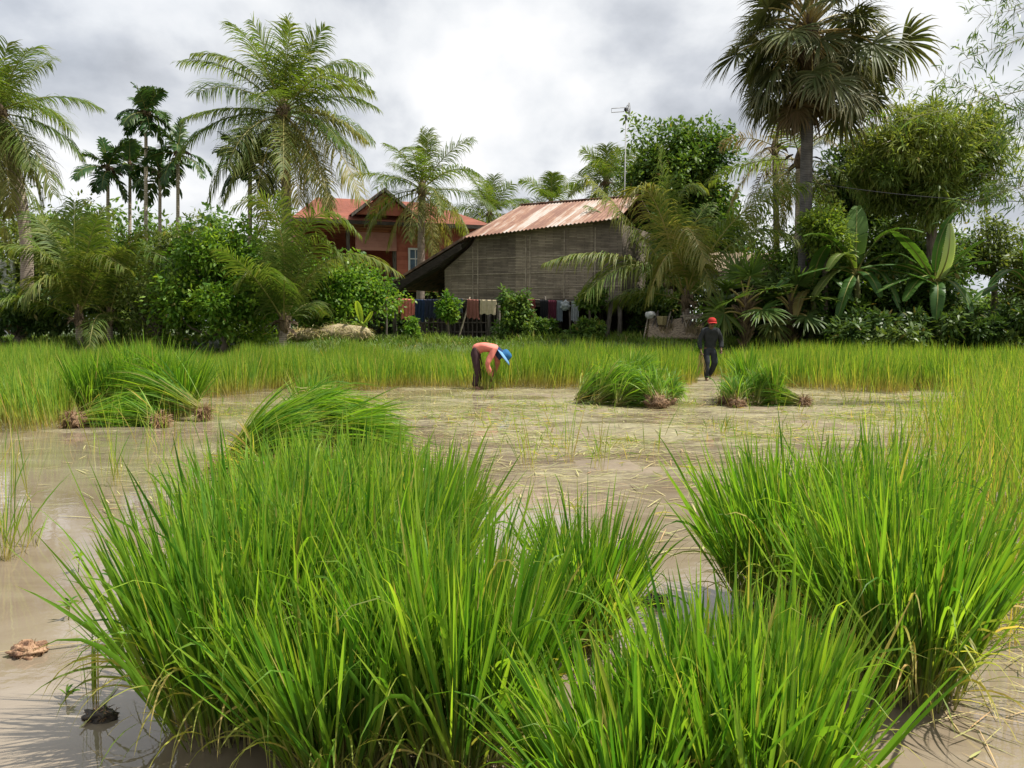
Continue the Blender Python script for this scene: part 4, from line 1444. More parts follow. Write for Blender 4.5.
# before the barn
plant('small_tree', 'small tree with a round tufted crown on a bare stem by the clothesline', 'tree', 448, 29.4, 295, 321, 27, 'leaf_bright', 211, 16, 110, .16, .07, cr=.35)
plant('cassava_shrub', 'tall leafy shrub in front of the barn beside the beige cloth', 'shrub', 514, 28.2, 291, None, 38, 'leaf_mid', 212, 34, 120, .16, .07)
plant('cassava_shrub', 'low leafy shrub leaning right of the tall shrub before the barn', 'shrub', 541, 27.8, 318, None, 44, 'leaf_mid', 213, 20, 90, .16, .07)
plant('small_tree', 'small leafy tree at the right part of the barn front, crown at floor height', 'tree', 589, 28, 288, 312, 36, 'leaf_mid', 214, 18, 110, .18, .08, cr=.35)
plant('cassava_shrub', 'low leafy shrub under the small tree at the right part of the barn', 'shrub', 588, 27.4, 316, None, 36, 'leaf_mid', 215, 18, 90, .16, .07)
plant('weed_clump', 'light weed clump growing at the foot of the salmon shirt', 'weed', 412, 28.4, 313, None, 20, 'leaf_bright', 216, 12, 60, .13, .05)
# behind the barn
plant('tree', 'green tree behind the red house and left of the barn roof', 'tree', 492, 50, 214, 290, 70, 'leaf_olive', 217, 40, 150, .26, .12)
plant('tree', 'tall dome shaped leafy tree rising behind the barn right of the antenna', 'tree', 677, 39, 106, 275, 126, 'leaf_mid', 218, 170, 240, .24, .12, cr=.20, fill=.45)
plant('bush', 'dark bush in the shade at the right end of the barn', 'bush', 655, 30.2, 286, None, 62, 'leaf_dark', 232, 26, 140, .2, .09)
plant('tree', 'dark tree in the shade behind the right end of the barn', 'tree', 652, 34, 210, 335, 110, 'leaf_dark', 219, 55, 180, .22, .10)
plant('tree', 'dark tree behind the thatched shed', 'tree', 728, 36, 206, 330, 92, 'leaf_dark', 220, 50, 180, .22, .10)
# right
plant('tree', 'dark leafy tree behind the sugar palm trunk on its right', 'tree', 852, 33, 128, 262, 96, 'leaf_dark', 221, 70, 190, .22, .10, fill=.3)
plant('feathery_tree', 'wide feathery olive tree with drooping narrow leaves at the right', 'tree', 925, 28, 98, 226, 168, 'leaf_feather', 222, 130, 230, .34, .05, droop=1.4, cr=.2)
plant('tree', 'yellow green leafy tree beside the sugar palm trunk above the bananas', 'tree', 822, 26.2, 196, 266, 72, 'leaf_lime', 223, 38, 130, .16, .06)
plant('tree', 'open olive tree at the right behind the pale upright banana leaf', 'tree', 990, 31, 214, 285, 104, 'leaf_olive', 224, 40, 130, .18, .07, fill=.5)
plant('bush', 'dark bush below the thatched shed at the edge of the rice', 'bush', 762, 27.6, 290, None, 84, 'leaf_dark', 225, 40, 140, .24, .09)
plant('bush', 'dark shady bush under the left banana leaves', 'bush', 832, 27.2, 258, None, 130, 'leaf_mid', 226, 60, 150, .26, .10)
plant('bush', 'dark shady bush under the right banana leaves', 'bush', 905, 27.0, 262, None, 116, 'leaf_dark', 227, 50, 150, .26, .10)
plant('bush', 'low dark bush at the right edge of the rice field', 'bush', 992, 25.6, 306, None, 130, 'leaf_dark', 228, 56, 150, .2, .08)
plant('bush', 'sunlit green bush far behind, in the gap at the right', 'bush', 968, 40, 300, None, 110, 'leaf_mid', 229, 40, 140, .26, .12)
plant('tree', 'leafy tree filling the space behind the banana plants', 'tree', 806, 31, 218, 330, 120, 'leaf_mid', 230, 60, 180, .22, .09)
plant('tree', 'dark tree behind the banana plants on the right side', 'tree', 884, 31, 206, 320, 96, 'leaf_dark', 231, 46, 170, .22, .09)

plant('bush', 'low dark bush at the foot of the banana stems', 'bush', 872, 25.0, 309, None, 170, 'leaf_dark', 233, 44, 110, .24, .09)

plant('tree', 'leafy tree filling the gap between the two tall banana plants', 'tree', 918, 30, 216, 325, 112, 'leaf_mid', 234, 56, 180, .22, .09)
plant('tree', 'olive green tree closing the view at the right edge behind the low dark bush', 'tree', 1030, 29, 232, 325, 70, 'leaf_olive', 235, 34, 150, .2, .08)

# far wood behind everything
g = MB()
rg = np.random.default_rng(9)
k = 900
x = rg.uniform(-75, 75, k)
pxx = 512 + F * x / 80
topz = np.interp(pxx, [-300, 60, 200, 330, 480, 600, 720, 800, 900, 1400], [12.5, 12.5, 12.2, 11, 10.5, 10, 10, 8, 4.2, 3.6])
cen = np.stack([x, 76 + rg.uniform(0, 12, k), .8 + (topz - 1.5) * rg.random(k) ** .6], 1)
leafcloud(g, cen, rg.uniform(.9, 1.8, k), 60, .6, .3, rg)
tag(g.build('distant_woods', M['leaf_mid']), 'distant green woods beyond the houses', 'woods', kind='stuff')

g = MB()
k = 420
x = rg.uniform(-30, 30, k)
y = rg.uniform(39, 43, k)
hh = np.where(512 + F * x / y > 860, 1.0, 2.6) * rg.random(k)
cen = np.stack([x, y, .85 + hh], 1)
leafcloud(g, cen, rg.uniform(.4, .8, k), 70, .28, .13, rg)
tag(g.build('undergrowth', M['leaf_dark']), 'dark tangled undergrowth behind the houses and trees', 'undergrowth', kind='stuff')

# ------------------------------------------------------------------ bananas
def banana_leaf(mb, cv, width, rg, fold=.25, m=0, tear=.25, vb=.5, age=0, fwd=.35, hang=.6):
    cv = np.asarray(cv, float)
    K = 20
    seg = np.concatenate([[0], np.cumsum(np.linalg.norm(np.diff(cv, axis=0), axis=1))])
    s = np.linspace(0, seg[-1], K)
    P = np.stack([np.interp(s, seg, cv[:, k]) for k in range(3)], 1)
    h = (P[-1] - P[0]) * [1, 1, 0]
    if np.linalg.norm(h) < .1:
        h = np.array([rg.normal(), rg.normal(), 0])
    side = nrm(np.cross(h, UP)[None])[0]
    tube(mb, P, np.linspace(.03, .006, K), 6, m=1, v=.6)
    tg = nrm(np.gradient(P, axis=0))
    n = int(seg[-1] * .86 / .05)
    u = np.linspace(.16, 1, n)
    ii = u * (K - 1)
    B = np.stack([np.interp(ii, np.arange(K), P[:, k]) for k in range(3)], 1)
    T = nrm(np.stack([np.interp(ii, np.arange(K), tg[:, k]) for k in range(3)], 1))
    Nn = nrm(np.cross(side, T))
    Nn = np.where(Nn[:, 2:3] < 0, -Nn, Nn)
    for sg in (-1, 1):
        gap = np.cumsum(rg.random(n) < tear * .35)
        jit = rg.normal(0, .14, gap.max() + 1)[gap] * (tear > 0)
        D = side * sg + T * (fwd + jit * .6)[:, None] + Nn * (fold + jit)[:, None]
        ln = width / 2 * np.clip(np.sin(PI * np.clip(.10 + .86 * (u - .16) / .84, 0, 1)) ** .55, .05, 1)
        strips(mb, B, D, ln, .075, hang * (1 + np.abs(jit) * 4), S=5, prof=np.array([1, 1, 1, .95, .7]), side=T, v=np.clip(vb + rg.normal(0, .06, n) + jit, 0, 1), a=age, m=m, seed=int(rg.integers(1e6)))


def banana(label, px, d, leaves, seed, stem_top, group='banana plants', pale=()):
    rg = np.random.default_rng(seed)
    d0, d = d, d + .8
    gx = PX(px, d)
    p0 = np.array([gx, d, float(hgt(gx, d))])
    root = thing('banana_plant', label, 'banana plant', p0, group)
    tp = at(px, stem_top, d)
    t = MB()
    tube(t, trunk_curve(p0 - [0, 0, .1], tp, (.06, 0, 0), 8), np.linspace(.15, .07, 8), 10)
    t.build('stem', M['bananastem'], root, root.location)
    for i, (cx, cy, ex, ey, wd, dd, kw) in enumerate(leaves):
        f = MB()
        pale_ = kw.pop('pale', False)
        e_d = kw.pop('ed', d0 - .8)
        banana_leaf(f, bez(tp - [0, 0, .1], at(cx, cy, dd + .6), at(ex, ey, e_d + .5)), wd * .92, rg, **kw)
        f.build('leaf', [M['banana_pale' if pale_ else 'banana'], M['rachis']], root, root.location)
    return root


banana('banana plant with a broad bright leaf standing straight up', 856, 25.2, [
    (856, 235, 857, 207, .78, 25.2, dict(tear=.5, fold=.1, vb=1.0, ed=25.9, hang=.1)),
    (880, 215, 922, 232, .5, 25, dict(tear=.3, vb=.7)),
    (830, 225, 805, 236, .5, 24.8, dict(tear=.3, vb=.8)),
    (845, 235, 828, 270, .55, 24.5, dict(tear=.6, vb=.85, age=.15)),
    (885, 240, 915, 262, .55, 24.5, dict(tear=.4, vb=.5)),
    (840, 250, 812, 300, .5, 24.6, dict(tear=.7, vb=.2, age=.3)),
    (880, 250, 900, 310, .5, 24.6, dict(tear=.7, vb=.3)),
    (868, 262, 880, 296, .5, 24.2, dict(tear=.5, vb=.2)),
    (835, 262, 800, 276, .5, 24.4, dict(tear=.5, vb=.4)),
    (850, 272, 838, 318, .45, 24.1, dict(tear=.7, vb=.2)),
    (890, 262, 935, 285, .5, 24.3, dict(tear=.5, vb=.25))], 301, 272)
banana('banana plant with a pale folded leaf hanging like a cone', 935, 25, [
    (952, 262, 950, 224, .5, 24.3, dict(tear=.05, fold=-.25, fwd=-.75, vb=.6, pale=True, ed=24.4, hang=.4)),
    (912, 240, 893, 232, .5, 24.8, dict(tear=.3, vb=.7)),
    (935, 235, 954, 214, .55, 25.2, dict(tear=.1, vb=.15, ed=25.4)),
    (905, 255, 862, 268, .55, 24.6, dict(tear=.4, vb=.45)),
    (960, 262, 990, 262, .5, 24.6, dict(tear=.4, vb=.25)),
    (925, 262, 905, 300, .55, 24.4, dict(tear=.5, vb=.55)),
    (955, 270, 972, 312, .5, 24.6, dict(tear=.6, vb=.2)),
    (915, 268, 878, 292, .5, 24.3, dict(tear=.6, vb=.3)),
    (940, 275, 936, 318, .5, 24.1, dict(tear=.6, vb=.3)),
    (962, 250, 985, 240, .45, 24.8, dict(tear=.4, vb=.4))], 302, 280)
banana('banana plant with dark drooping leaves at the right edge', 1032, 25, [
    (1000, 272, 975, 300, .45, 24.8, dict(tear=.5, vb=.1)),
    (1015, 250, 990, 286, .45, 24.8, dict(tear=.5, vb=.15)),
    (1030, 240, 1034, 215, .5, 25, dict(tear=.3, vb=.2)),
    (1050, 262, 1070, 300, .45, 24.8, dict(tear=.5, vb=.15))], 303, 292)
banana('low banana plant with dull leaves left of the one with the upright leaf', 812, 25.4, [
    (800, 262, 778, 288, .5, 25, dict(tear=.6, vb=.1)),
    (815, 258, 828, 246, .5, 25.4, dict(tear=.3, vb=.5)),
    (830, 262, 852, 300, .5, 24.8, dict(tear=.6, vb=.15)),
    (800, 285, 796, 316, .4, 25, dict(tear=.8, vb=.4, age=.8))], 304, 288)

# the pale shoot by the straw mound
rg = np.random.default_rng(31)
p0 = at(366, 336, 27.6)
root = thing('banana_shoot', 'bright yellow green banana shoot beside the straw mound', 'banana plant', p0)
t = MB()
tube(t, [p0 - [0, 0, .1], p0 + [0, 0, .3], at(361, 322, 27.6)], [.07, .06, .04], 8)
t.build('stem', M['shoot'], root, root.location)
for (cx, cy, ex, ey, wd) in ((358, 310, 357, 302, .28), (350, 322, 343, 331, .24), (368, 322, 372, 312, .2)):
    f = MB()
    banana_leaf(f, bez(at(362, 325, 27.6), at(cx, cy, 27.6), at(ex, ey, 27.3)), wd, rg, tear=.05, fold=.3)
    f.build('leaf', [M['shoot'], M['shoot']], root, root.location)

# ------------------------------------------------------------------ bamboo spraying in from the right
rg = np.random.default_rng(41)
p0 = np.array([PX(1180, 15), 15, float(hgt(PX(1180, 15), 15))])
root = thing('bamboo', 'bamboo reaching in from the right edge with thin sprays of leaves', 'bamboo', p0)
culms = MB()
fol = MB()
arcs = [((1130, 60), (1040, 88), (893, 122), 15.0), ((1130, 20), (1060, 20), (960, 62), 15.3), ((1130, 120), (1040, 130), (945, 75), 14.8),
        ((1140, 150), (1060, 175), (962, 205), 15.2), ((1140, 190), (1060, 215), (990, 175), 15.), ((1130, 30), (1060, -10), (985, 18), 15.6), ((1140, 110), (1060, 110), (1000, 140), 15.2)]
for (a, b, c_, d) in arcs:
    cv = bez(at(*a, d), at(*b, d), at(*c_, d - .3), 26)
    tube(culms, np.concatenate([[p0 + rg.normal(0, .2, 3) * [1, 1, 0]], [p0 + [0, 0, 2.0]], cv]), np.concatenate([[.03, .028], np.linspace(.016, .003, 26)]), 6)
    for i in range(4, 26):
        for _ in range(3):
            bd = nrm((rg.normal(0, 1, 3) + [-.6, 0, -.15])[None])[0]
            Lb = rg.uniform(.12, .42)
            q = cv[i] + bd * Lb
            tube(culms, np.array([cv[i], cv[i] + bd * Lb * .5 + [0, 0, .02], q]), [.004, .003, .002], 4, cap=False)
            m_ = int(rg.integers(3, 8))
            strips(fol, q + rg.normal(0, .05, (m_, 3)), bd + rg.normal(0, .6, (m_, 3)) + [0, 0, -.5], rg.uniform(.12, .22, m_), rg.uniform(.018, .028, m_), .8, S=4, prof=np.array([.3, 1, .7, .02]), v=rg.random(m_), seed=int(rg.integers(1e6)))
culms.build('culms', M['bamboo'], root, root.location)
fol.build('foliage', M['leaf_mid'], root, root.location)

# ------------------------------------------------------------------ the stilt barn
BO = np.array([-2.66, 33.0, 0])
BA = R(-25.8)
BU = np.array([math.cos(BA), math.sin(BA), 0])
BV = np.array([-math.sin(BA), math.cos(BA), 0])
BZ = .82


class Frame:
    """collects geometry in a building's own axes; the root carries the rotation"""
    def __init__(self, name, label, cat, loc, ang):
        self.root = thing(name, label, cat, loc)
        self.root.rotation_euler = (0, 0, ang)

    def part(self, mb, name, mats, parent=None, smooth=False):
        return mb.build(name, mats, parent or self.root, (0, 0, 0), smooth)


barn = Frame('stilt_barn', 'old barn on stilts with woven bamboo wall and rusty corrugated roof', 'barn', (BO[0], BO[1], BZ), BA)
z = lambda a: a - BZ
# front wall: polygon with sloping left top
w_ = MB()
outl = [(0, z(2.32)), (7.3, z(2.28)), (7.3, z(5.24)), (2.0, z(4.90)), (1.5, z(4.86)), (1.2, z(4.40)), (0, z(3.52))]
hexa(w_, [(u, 0, q) for u, q in outl], [(u, .08, q) for u, q in outl])
fw = barn.part(w_, 'front_wall', M['woven'])
bt = MB()
for u in (1.28, 1.5, 3.55, 3.72, 5.1, 6.3):
    tz = np.interp(u, [0, 1.45, 2, 7.3], [3.5, 4.5, 4.64, 4.96])
    box(bt, (u, -.022, z((2.32 + tz) / 2)), (.035, .04, tz - 2.36))
for zz_ in (2.75, 3.3, 3.9):
    box(bt, (3.65, -.012, z(zz_)), (7.2 if zz_ < 3.4 else 6.0, .018, .03))
barn.part(bt, 'batten', M['palewood'], fw)
for ua, tz in ((0.0, 3.5), (7.22, 4.95)):
    sw = MB()
    ub = ua + .08
    hexa(sw, [(ua, .1, z(2.32)), (ub, .1, z(2.32)), (ub, 5.5, z(2.32)), (ua, 5.5, z(2.32))], [(ua, .1, z(tz)), (ub, .1, z(tz)), (ub, 5.5, z(tz)), (ua, 5.5, z(tz))])
    barn.part(sw, 'side_wall', M['woven'])
bw = MB()
box(bw, (2.5, 5.6, z(2.45)), (9.8, .08, 3.2))  # added across the open back so no brightness shows through
barn.part(bw, 'back_wall', M['darkwood'])
fl = MB()
box(fl, (3.65, 2.8, z(2.22)), (7.5, 5.8, .12))
for v_ in (.0, 1.9, 3.8, 5.5):
    box(fl, (3.65, v_ + .05, z(2.10)), (7.5, .12, .14))
barn.part(fl, 'floor_deck', M['darkwood'])
for u in (.1, 1.9, 3.7, 5.5, 7.2):
    for v_ in (.12, 2.9, 5.45):
        p = MB()
        tube(p, [(u, v_, -.2), (u + .02, v_, .7), (u, v_, z(2.06))], [.10, .085, .09], 8)
        barn.part(p, 'stilt', M['oldwood'], smooth=True)
for u, v_ in ((-2.25, -.2), (-2.25, 2.5), (-2.25, 5.2)):
    p = MB()
    tube(p, [(u, v_, -.2), (u, v_, z(2.6))], .07, 8)
    barn.part(p, 'lean_to_post', M['oldwood'], smooth=True)
# slatted pen under the floor
pen = MB()
rg = np.random.default_rng(3)
for k in range(26):
    u = -2.0 + k * .20
    if rg.random() < .8:
        box(pen, (u, .45, .55 + rg.normal(0, .05)), (.05, .03, 1.1), Matrix.Rotation(rg.normal(0, .06), 3, 'Y'))
for q in (.25, .62, .98):
    box(pen, (.55, .42, q), (5.4, .04, .05))
barn.part(pen, 'pen_fence', M['oldwood'])


def corr(mb, A, B_, Cc, D_, pitch=.16, amp=.022, nt_=10, th=.02, sheetw=.8, seed=1, lap=True):
    """corrugated sheet patch: A-B the upper edge, D-C the lower edge"""
    A, B_, Cc, D_ = [np.asarray(p, float) for p in (A, B_, Cc, D_)]
    Wd = np.linalg.norm(Cc - D_)
    nu = int(Wd / pitch * 6)
    u = np.linspace(0, 1, nu)[None, :, None]
    t = np.linspace(0, 1, nt_)[:, None, None]
    P = (1 - t) * ((1 - u) * A + u * B_) + t * ((1 - u) * D_ + u * Cc)
    P = P.copy()
    uu = np.linspace(0, Wd, nu)
    P[:, :, 2] += amp * np.sin(2 * PI * uu / pitch)[None]
    rg = np.random.default_rng(seed)
    # rows of sheets overlap: a small step halfway
    if lap:
        P[nt_ // 2:, :, 2] -= .02
    sheets = rg.random(200)
    v = np.broadcast_to(sheets[(uu / sheetw).astype(int)][None], (nt_, nu)).copy()
    v[nt_ // 2:] = np.broadcast_to(sheets[(uu / sheetw).astype(int) + 50][None], (nt_ - nt_ // 2, nu)) * .5 + v[nt_ // 2:] * .5
    tt = np.broadcast_to(np.linspace(0, 1, nt_)[:, None], (nt_, nu))
    Q = P - [0, 0, th]
    grid(mb, P, 0, v.ravel(), tt.ravel())
    grid(mb, Q[:, ::-1], 0, v[:, ::-1].ravel(), tt.ravel())
    for a, b in ((P[0], Q[0]), (Q[-1], P[-1])):
        grid(mb, np.stack([a, b], 1), 0, .5, .5)
    for a, b in ((Q[:, 0], P[:, 0]), (P[:, -1], Q[:, -1])):
        grid(mb, np.stack([a, b], 1), 0, .5, .5)


RL, RR = (1.97, 3.0, z(6.29)), (7.0, 3.0, z(6.34))
EL, ER = (1.20, -.55, z(4.70)), (7.35, -.55, z(5.10))
rf = MB()
corr(rf, RL, RR, ER, EL)
roof = barn.part(rf, 'roof', M['rust'], smooth=True)
rb = MB()
corr(rb, (7.0, 3.03, z(6.34)), (1.97, 3.03, z(6.29)), (1.2, 6.3, z(4.5)), (7.35, 6.3, z(4.5)))
barn.part(rb, 'rear_roof', M['rust'], smooth=True)
rc = MB()
for k in range(16):
    u0 = 1.9 + k * .325
    box(rc, (u0 + .16, 3.02, z(6.29) + .05 * k / 15 + .02 + .002 * (k % 3)), (.33, .30, .035), Matrix.Rotation(.006 * ((k * 7) % 5 - 2), 3, 'Y'))
barn.part(rc, 'ridge_cap', M['rust'], roof)
lt = MB()
M['oldtin'] = rough_mat('dark old tin', (.045, .032, .026), (.14, .09, .065), scale=4, rough=.8, c3=(.22, .13, .09))
hexa(lt, [(-2.5, -.6, z(2.80)), (1.17, -.6, z(4.60)), (1.9, 2.95, z(6.15)), (-2.5, 5.6, z(2.80))], [(-2.5, -.6, z(2.88)), (1.17, -.6, z(4.70)), (1.9, 2.95, z(6.25)), (-2.5, 5.6, z(2.88))])
barn.part(lt, 'lean_to_roof', M['oldtin'])
th_ = MB()
hexa(th_, [(-2.45, -.52, z(2.48)), (.0, -.52, z(3.60)), (1.2, -.52, z(4.52)), (-2.45, -.52, z(2.79))], [(-2.45, -.1, z(2.48)), (.0, -.1, z(3.60)), (1.2, -.1, z(4.52)), (-2.45, -.1, z(2.79))])
for k in range(40):
    q = k / 39
    box(th_, (-2.4 + 3.4 * q, -.56, z(2.60 + 1.72 * q)), (.16, .03, .34 - .12 * q), Matrix.Rotation(rg.normal(-.5, .1), 3, 'Y'))
barn.part(th_, 'eave_boards', M['darkwood'])
lw = MB()
box(lw, (-1.15, 3.4, z(2.0)), (2.3, .08, 2.4))  # dark panel standing in for the shaded interior under the lean-to
barn.part(lw, 'lean_to_shade_panel', M['darkwood'])

# antenna mast behind the roof
am = at(625, 120, 36)
root = thing('tv_antenna', 'tv antenna on a tall thin mast behind the barn roof', 'antenna', (am[0], 36, float(hgt(am[0], 36))))
m_ = MB()
tube(m_, [(am[0], 36, root.location.z - .2), (am[0], 36, 6), at(626, 118, 36)], [.035, .03, .022], 8)
m_.build('mast', M['metal'], root, root.location)
b_ = MB()
P4 = [at(px, py, 36 + e) for px, py, e in ((625, 107.5, 0), (611.5, 108.5, -.2), (611.5, 112.5, -.2), (624, 111.5, 0))]
tube(b_, P4, .016, 6)
b_.build('boom', M['metal'], root, root.location)
h_ = MB()
blob(h_, at(626, 109.5, 36), .085, 1, .1, 2, m=0)
box(h_, at(626, 117.5, 36), (.08, .08, .2))
h_.build('amplifier_box', M['blackplastic'], root, root.location)
rr_ = MB()
c = at(629, 109, 36)
th = np.linspace(0, 2 * PI, 20)
for rad_, dx_ in ((.26, 0), (.15, -.05)):
    tube(rr_, np.stack([c[0] + dx_ + .08 * np.cos(th), c[1] + rad_ * np.cos(th) * .8, c[2] + rad_ * np.sin(th)], 1), .012, 6, cap=False)
for k in range(6):
    a_ = k * PI / 6
    tube(rr_, [c + [.08 * math.cos(a_), .21 * math.cos(a_), .26 * math.sin(a_)], c - [.08 * math.cos(a_), .21 * math.cos(a_), .26 * math.sin(a_)]], .008, 5)
rr_.build('reflector', M['metal'], root, root.location)

# ------------------------------------------------------------------ the red house
HO = np.array([PX(300, 38.5), 38.5, .82])
HA = R(20)
house = Frame('red_house', 'red board house with a tiled gable roof behind the palms', 'house', HO, HA)
hz = lambda a: a - .82
wl = MB()
box(wl, (6.9, .9, hz(4.5)), (4.6, 1.7, 3.0))
mainw = house.part(wl, 'wall', M['redplank'])
wl = MB()
box(wl, (2.3, 3.6, hz(4.5)), (4.5, .15, 3.0))
box(wl, (4.5, 5.2, hz(4.5)), (9, .15, 3.0))
box(wl, (.08, 2.8, hz(4.5)), (.15, 4.7, 3.0))
house.part(wl, 'porch_wall', M['redplank'])
wl = MB()
box(wl, (4.6, 1.2, hz(1.85)), (8.9, .12, 2.2))  # dark panel added so the space behind the washing looks shaded
house.part(wl, 'lower_shade_panel', M['darkwood'])
pp = MB()
box(pp, (3.6, -.05, hz(5.25)), (1.95, .08, .85))
house.part(pp, 'porch_panel', M['pinkplank'])
pf = MB()
box(pf, (2.4, 1.5, hz(2.95)), (4.4, 3.2, .16))
for k in range(14):
    box(pf, (.3 + k * .31, -.02, hz(3.45)), (.05, .05, .85))
box(pf, (2.35, -.02, hz(3.9)), (4.4, .08, .07))
house.part(pf, 'balcony', M['oldwood'])
for u in (.15, 2.3, 4.5):
    q = MB()
    box(q, (u, .1, hz(3.3)), (.16, .16, 5.0))
    house.part(q, 'porch_post', M['oldwood'])


def window(px, py0, py1, wpx):
    """on the main wall plane v = .05"""
    a = (px - 512) / F
    u = (a * HO[1] - HO[0]) / (math.cos(HA) - a * math.sin(HA))
    dd = HO[1] + u * math.sin(HA)
    z1, z0 = at(px, py0, dd)[2], at(px, py1, dd)[2]
    ww = wpx * dd / F / math.cos(HA)
    fr_ = MB()
    t_ = .09
    for sx in (-1, 1):
        box(fr_, (u + sx * (ww / 2 - t_ / 2), .03, hz((z0 + z1) / 2)), (t_, .10, z1 - z0))
    for q in (z0 + t_ / 2, z1 - t_ / 2):
        box(fr_, (u, .03, hz(q)), (ww - 2 * t_, .10, t_))
    box(fr_, (u, .035, hz(z0 + (z1 - z0) * .55)), (ww - 2 * t_, .06, .05))
    box(fr_, (u + .02, .034, hz((z0 + z1) / 2)), (.045, .055, z1 - z0 - 2 * t_))
    f = house.part(fr_, 'window', M['white'])
    g_ = MB()
    box(g_, (u, .045, hz((z0 + z1) / 2)), (ww - 2 * t_, .02, z1 - z0 - 2 * t_))
    house.part(g_, 'pane', M['glass'], f)


window(416, 248, 272, 13)
window(452, 250, 273, 12)


def slab(mb, A, B_, Cc, D_, th=.12):
    P = [np.asarray(p, float) for p in (A, B_, Cc, D_)]
    hexa(mb, [p - [0, 0, th] for p in P], P)


def tiled(mb, A, B_, Cc, D_, rows=14, th=.03):
    """courses of tiles down a slope, each lapping over the next; A-B upper edge, D-C lower edge"""
    A, B_, Cc, D_ = [np.asarray(p, float) for p in (A, B_, Cc, D_)]
    for k in range(rows):
        a, b = k / rows, (k + 1) / rows + .01
        pts = [A + (D_ - A) * a, B_ + (Cc - B_) * a, B_ + (Cc - B_) * b, A + (D_ - A) * b]
        up_ = [pts[0], pts[1], pts[2] + [0, 0, th], pts[3] + [0, 0, th]]
        hexa(mb, [p - [0, 0, .03] for p in up_], up_)


hr = MB()
tiled(hr, (1.3, 3.2, hz(7.65)), (6.8, 3.2, hz(7.65)), (9.2, -.7, hz(6.15)), (-.3, -.7, hz(6.15)), 18)
tiled(hr, (6.8, 3.22, hz(7.65)), (1.3, 3.22, hz(7.65)), (-.3, 6.2, hz(6.2)), (9.2, 6.2, hz(6.2)), 12)
hexa(hr, [(6.8, 3.21, hz(7.60)), (9.2, -.7, hz(6.10)), (9.2, 6.2, hz(6.15))], [(6.8, 3.21, hz(7.64)), (9.2, -.7, hz(6.14)), (9.2, 6.2, hz(6.19))])
hexa(hr, [(1.3, 3.21, hz(7.60)), (-.3, 6.2, hz(6.15)), (-.3, -.7, hz(6.10))], [(1.3, 3.21, hz(7.64)), (-.3, 6.2, hz(6.19)), (-.3, -.7, hz(6.14))])
hroof = house.part(hr, 'roof', M['redroof'])
gb = MB()
tiled(gb, (3.85, 2.6, hz(7.62)), (3.85, -1.0, hz(7.62)), (2.35, -1.0, hz(6.42)), (2.35, 2.6, hz(6.42)), 7)
tiled(gb, (3.85, -1.0, hz(7.62)), (3.85, 2.6, hz(7.62)), (5.35, 2.6, hz(6.42)), (5.35, -1.0, hz(6.42)), 7)
hexa(gb, [(2.55, -.8, hz(6.40)), (5.15, -.8, hz(6.40)), (3.85, -.8, hz(7.45))], [(2.55, -.7, hz(6.40)), (5.15, -.7, hz(6.40)), (3.85, -.7, hz(7.45))])
gable = house.part(gb, 'porch_gable', M['redplank'])
bg_ = MB()
for sg in (-1, 1):
    a, b = np.array((3.85, -1.05, hz(7.64))), np.array((3.85 + sg * 1.55, -1.05, hz(6.40)))
    n_ = np.array([0, 0, -.16])
    hexa(bg_, [a, b, b + n_, a + n_], [a + [0, .04, 0], b + [0, .04, 0], b + n_ + [0, .04, 0], a + n_ + [0, .04, 0]])
house.part(bg_, 'bargeboard', M['oldwood'], gable)
fc = MB()
box(fc, (4.35, -.74, hz(6.04)), (9.6, .05, .16))
house.part(fc, 'fascia', M['darkwood'], hroof)

# white wall glimpsed at the left edge
wp = at(8, 276, 33)
wb_ = MB()
box(wb_, (wp[0] - 1.2, 33, 2.3), (2.9, .18, 3.0))
box(wb_, (wp[0] - 1.2, 33, 3.84), (3.1, .34, .1))
tag(wb_.build('garden_wall', M['white'], None, (wp[0] - 1.2, 33, .8), smooth=False), 'white plastered wall glimpsed through the bushes at the left edge', 'wall')

# ------------------------------------------------------------------ thatched shed on the right
sp_ = at(740, 275, 31)
shed = Frame('thatched_shed', 'small shed with a ragged thatch roof and a grey tin sheet', 'shed', (sp_[0], 31, .82), R(-8))
for u in (-1.1, 1.1):
    for v_ in (0, 2.0):
        q = MB()
        tube(q, [(u, v_, -.1), (u, v_, 2.3)], .06, 8)
        shed.part(q, 'post', M['oldwood'], smooth=True)
rg = np.random.default_rng(8)
tr_ = MB()
for (za, zb, va, vb_) in ((3.15, 2.35, 1.0, -.5), (3.15, 2.2, 1.0, 2.5)):
    U, Vv = np.meshgrid(np.linspace(-1.35, 1.35, 30), np.linspace(0, 1, 12), indexing='ij')
    Z = za + (zb - za) * Vv + .07 * np.sin(U * 5) * Vv + rg.normal(0, .03, U.shape)
    P = np.stack([U + rg.normal(0, .02, U.shape), va + (vb_ - va) * Vv, Z], -1)
    sheet(tr_, P if va > vb_ else P[::-1], .13)
k = 500
B = np.stack([rg.uniform(-1.35, 1.35, k), -.2 + rg.uniform(-.3, .6, k), rg.uniform(2.4, 2.75, k)], 1)
B[:, 2] = 3.2 - (1.0 - B[:, 1]) * .53 + .02
strips(tr_, B, np.stack([rg.normal(0, .2, k), -np.ones(k), np.full(k, -.5)], 1), rg.uniform(.2, .5, k), .02, .6, S=3, v=rg.random(k), seed=8)
shed.part(tr_, 'thatch_roof', M['thatch'], smooth=False)
tn = MB()
M['tin'] = rough_mat('grey tin', (.30, .33, .37), (.44, .47, .50), scale=3, rough=.45, bump=.1)
corr(tn, (-1.5, .2, 2.55), (-.9, .2, 2.75), (-.15, -.75, 1.95), (-1.35, -.75, 1.75), pitch=.12, amp=.015, lap=False)
shed.part(tn, 'tin_sheet', M['tin'], smooth=True)
sw_ = MB()
box(sw_, (0, 1.9, 1.1), (2.2, .05, 2.2))
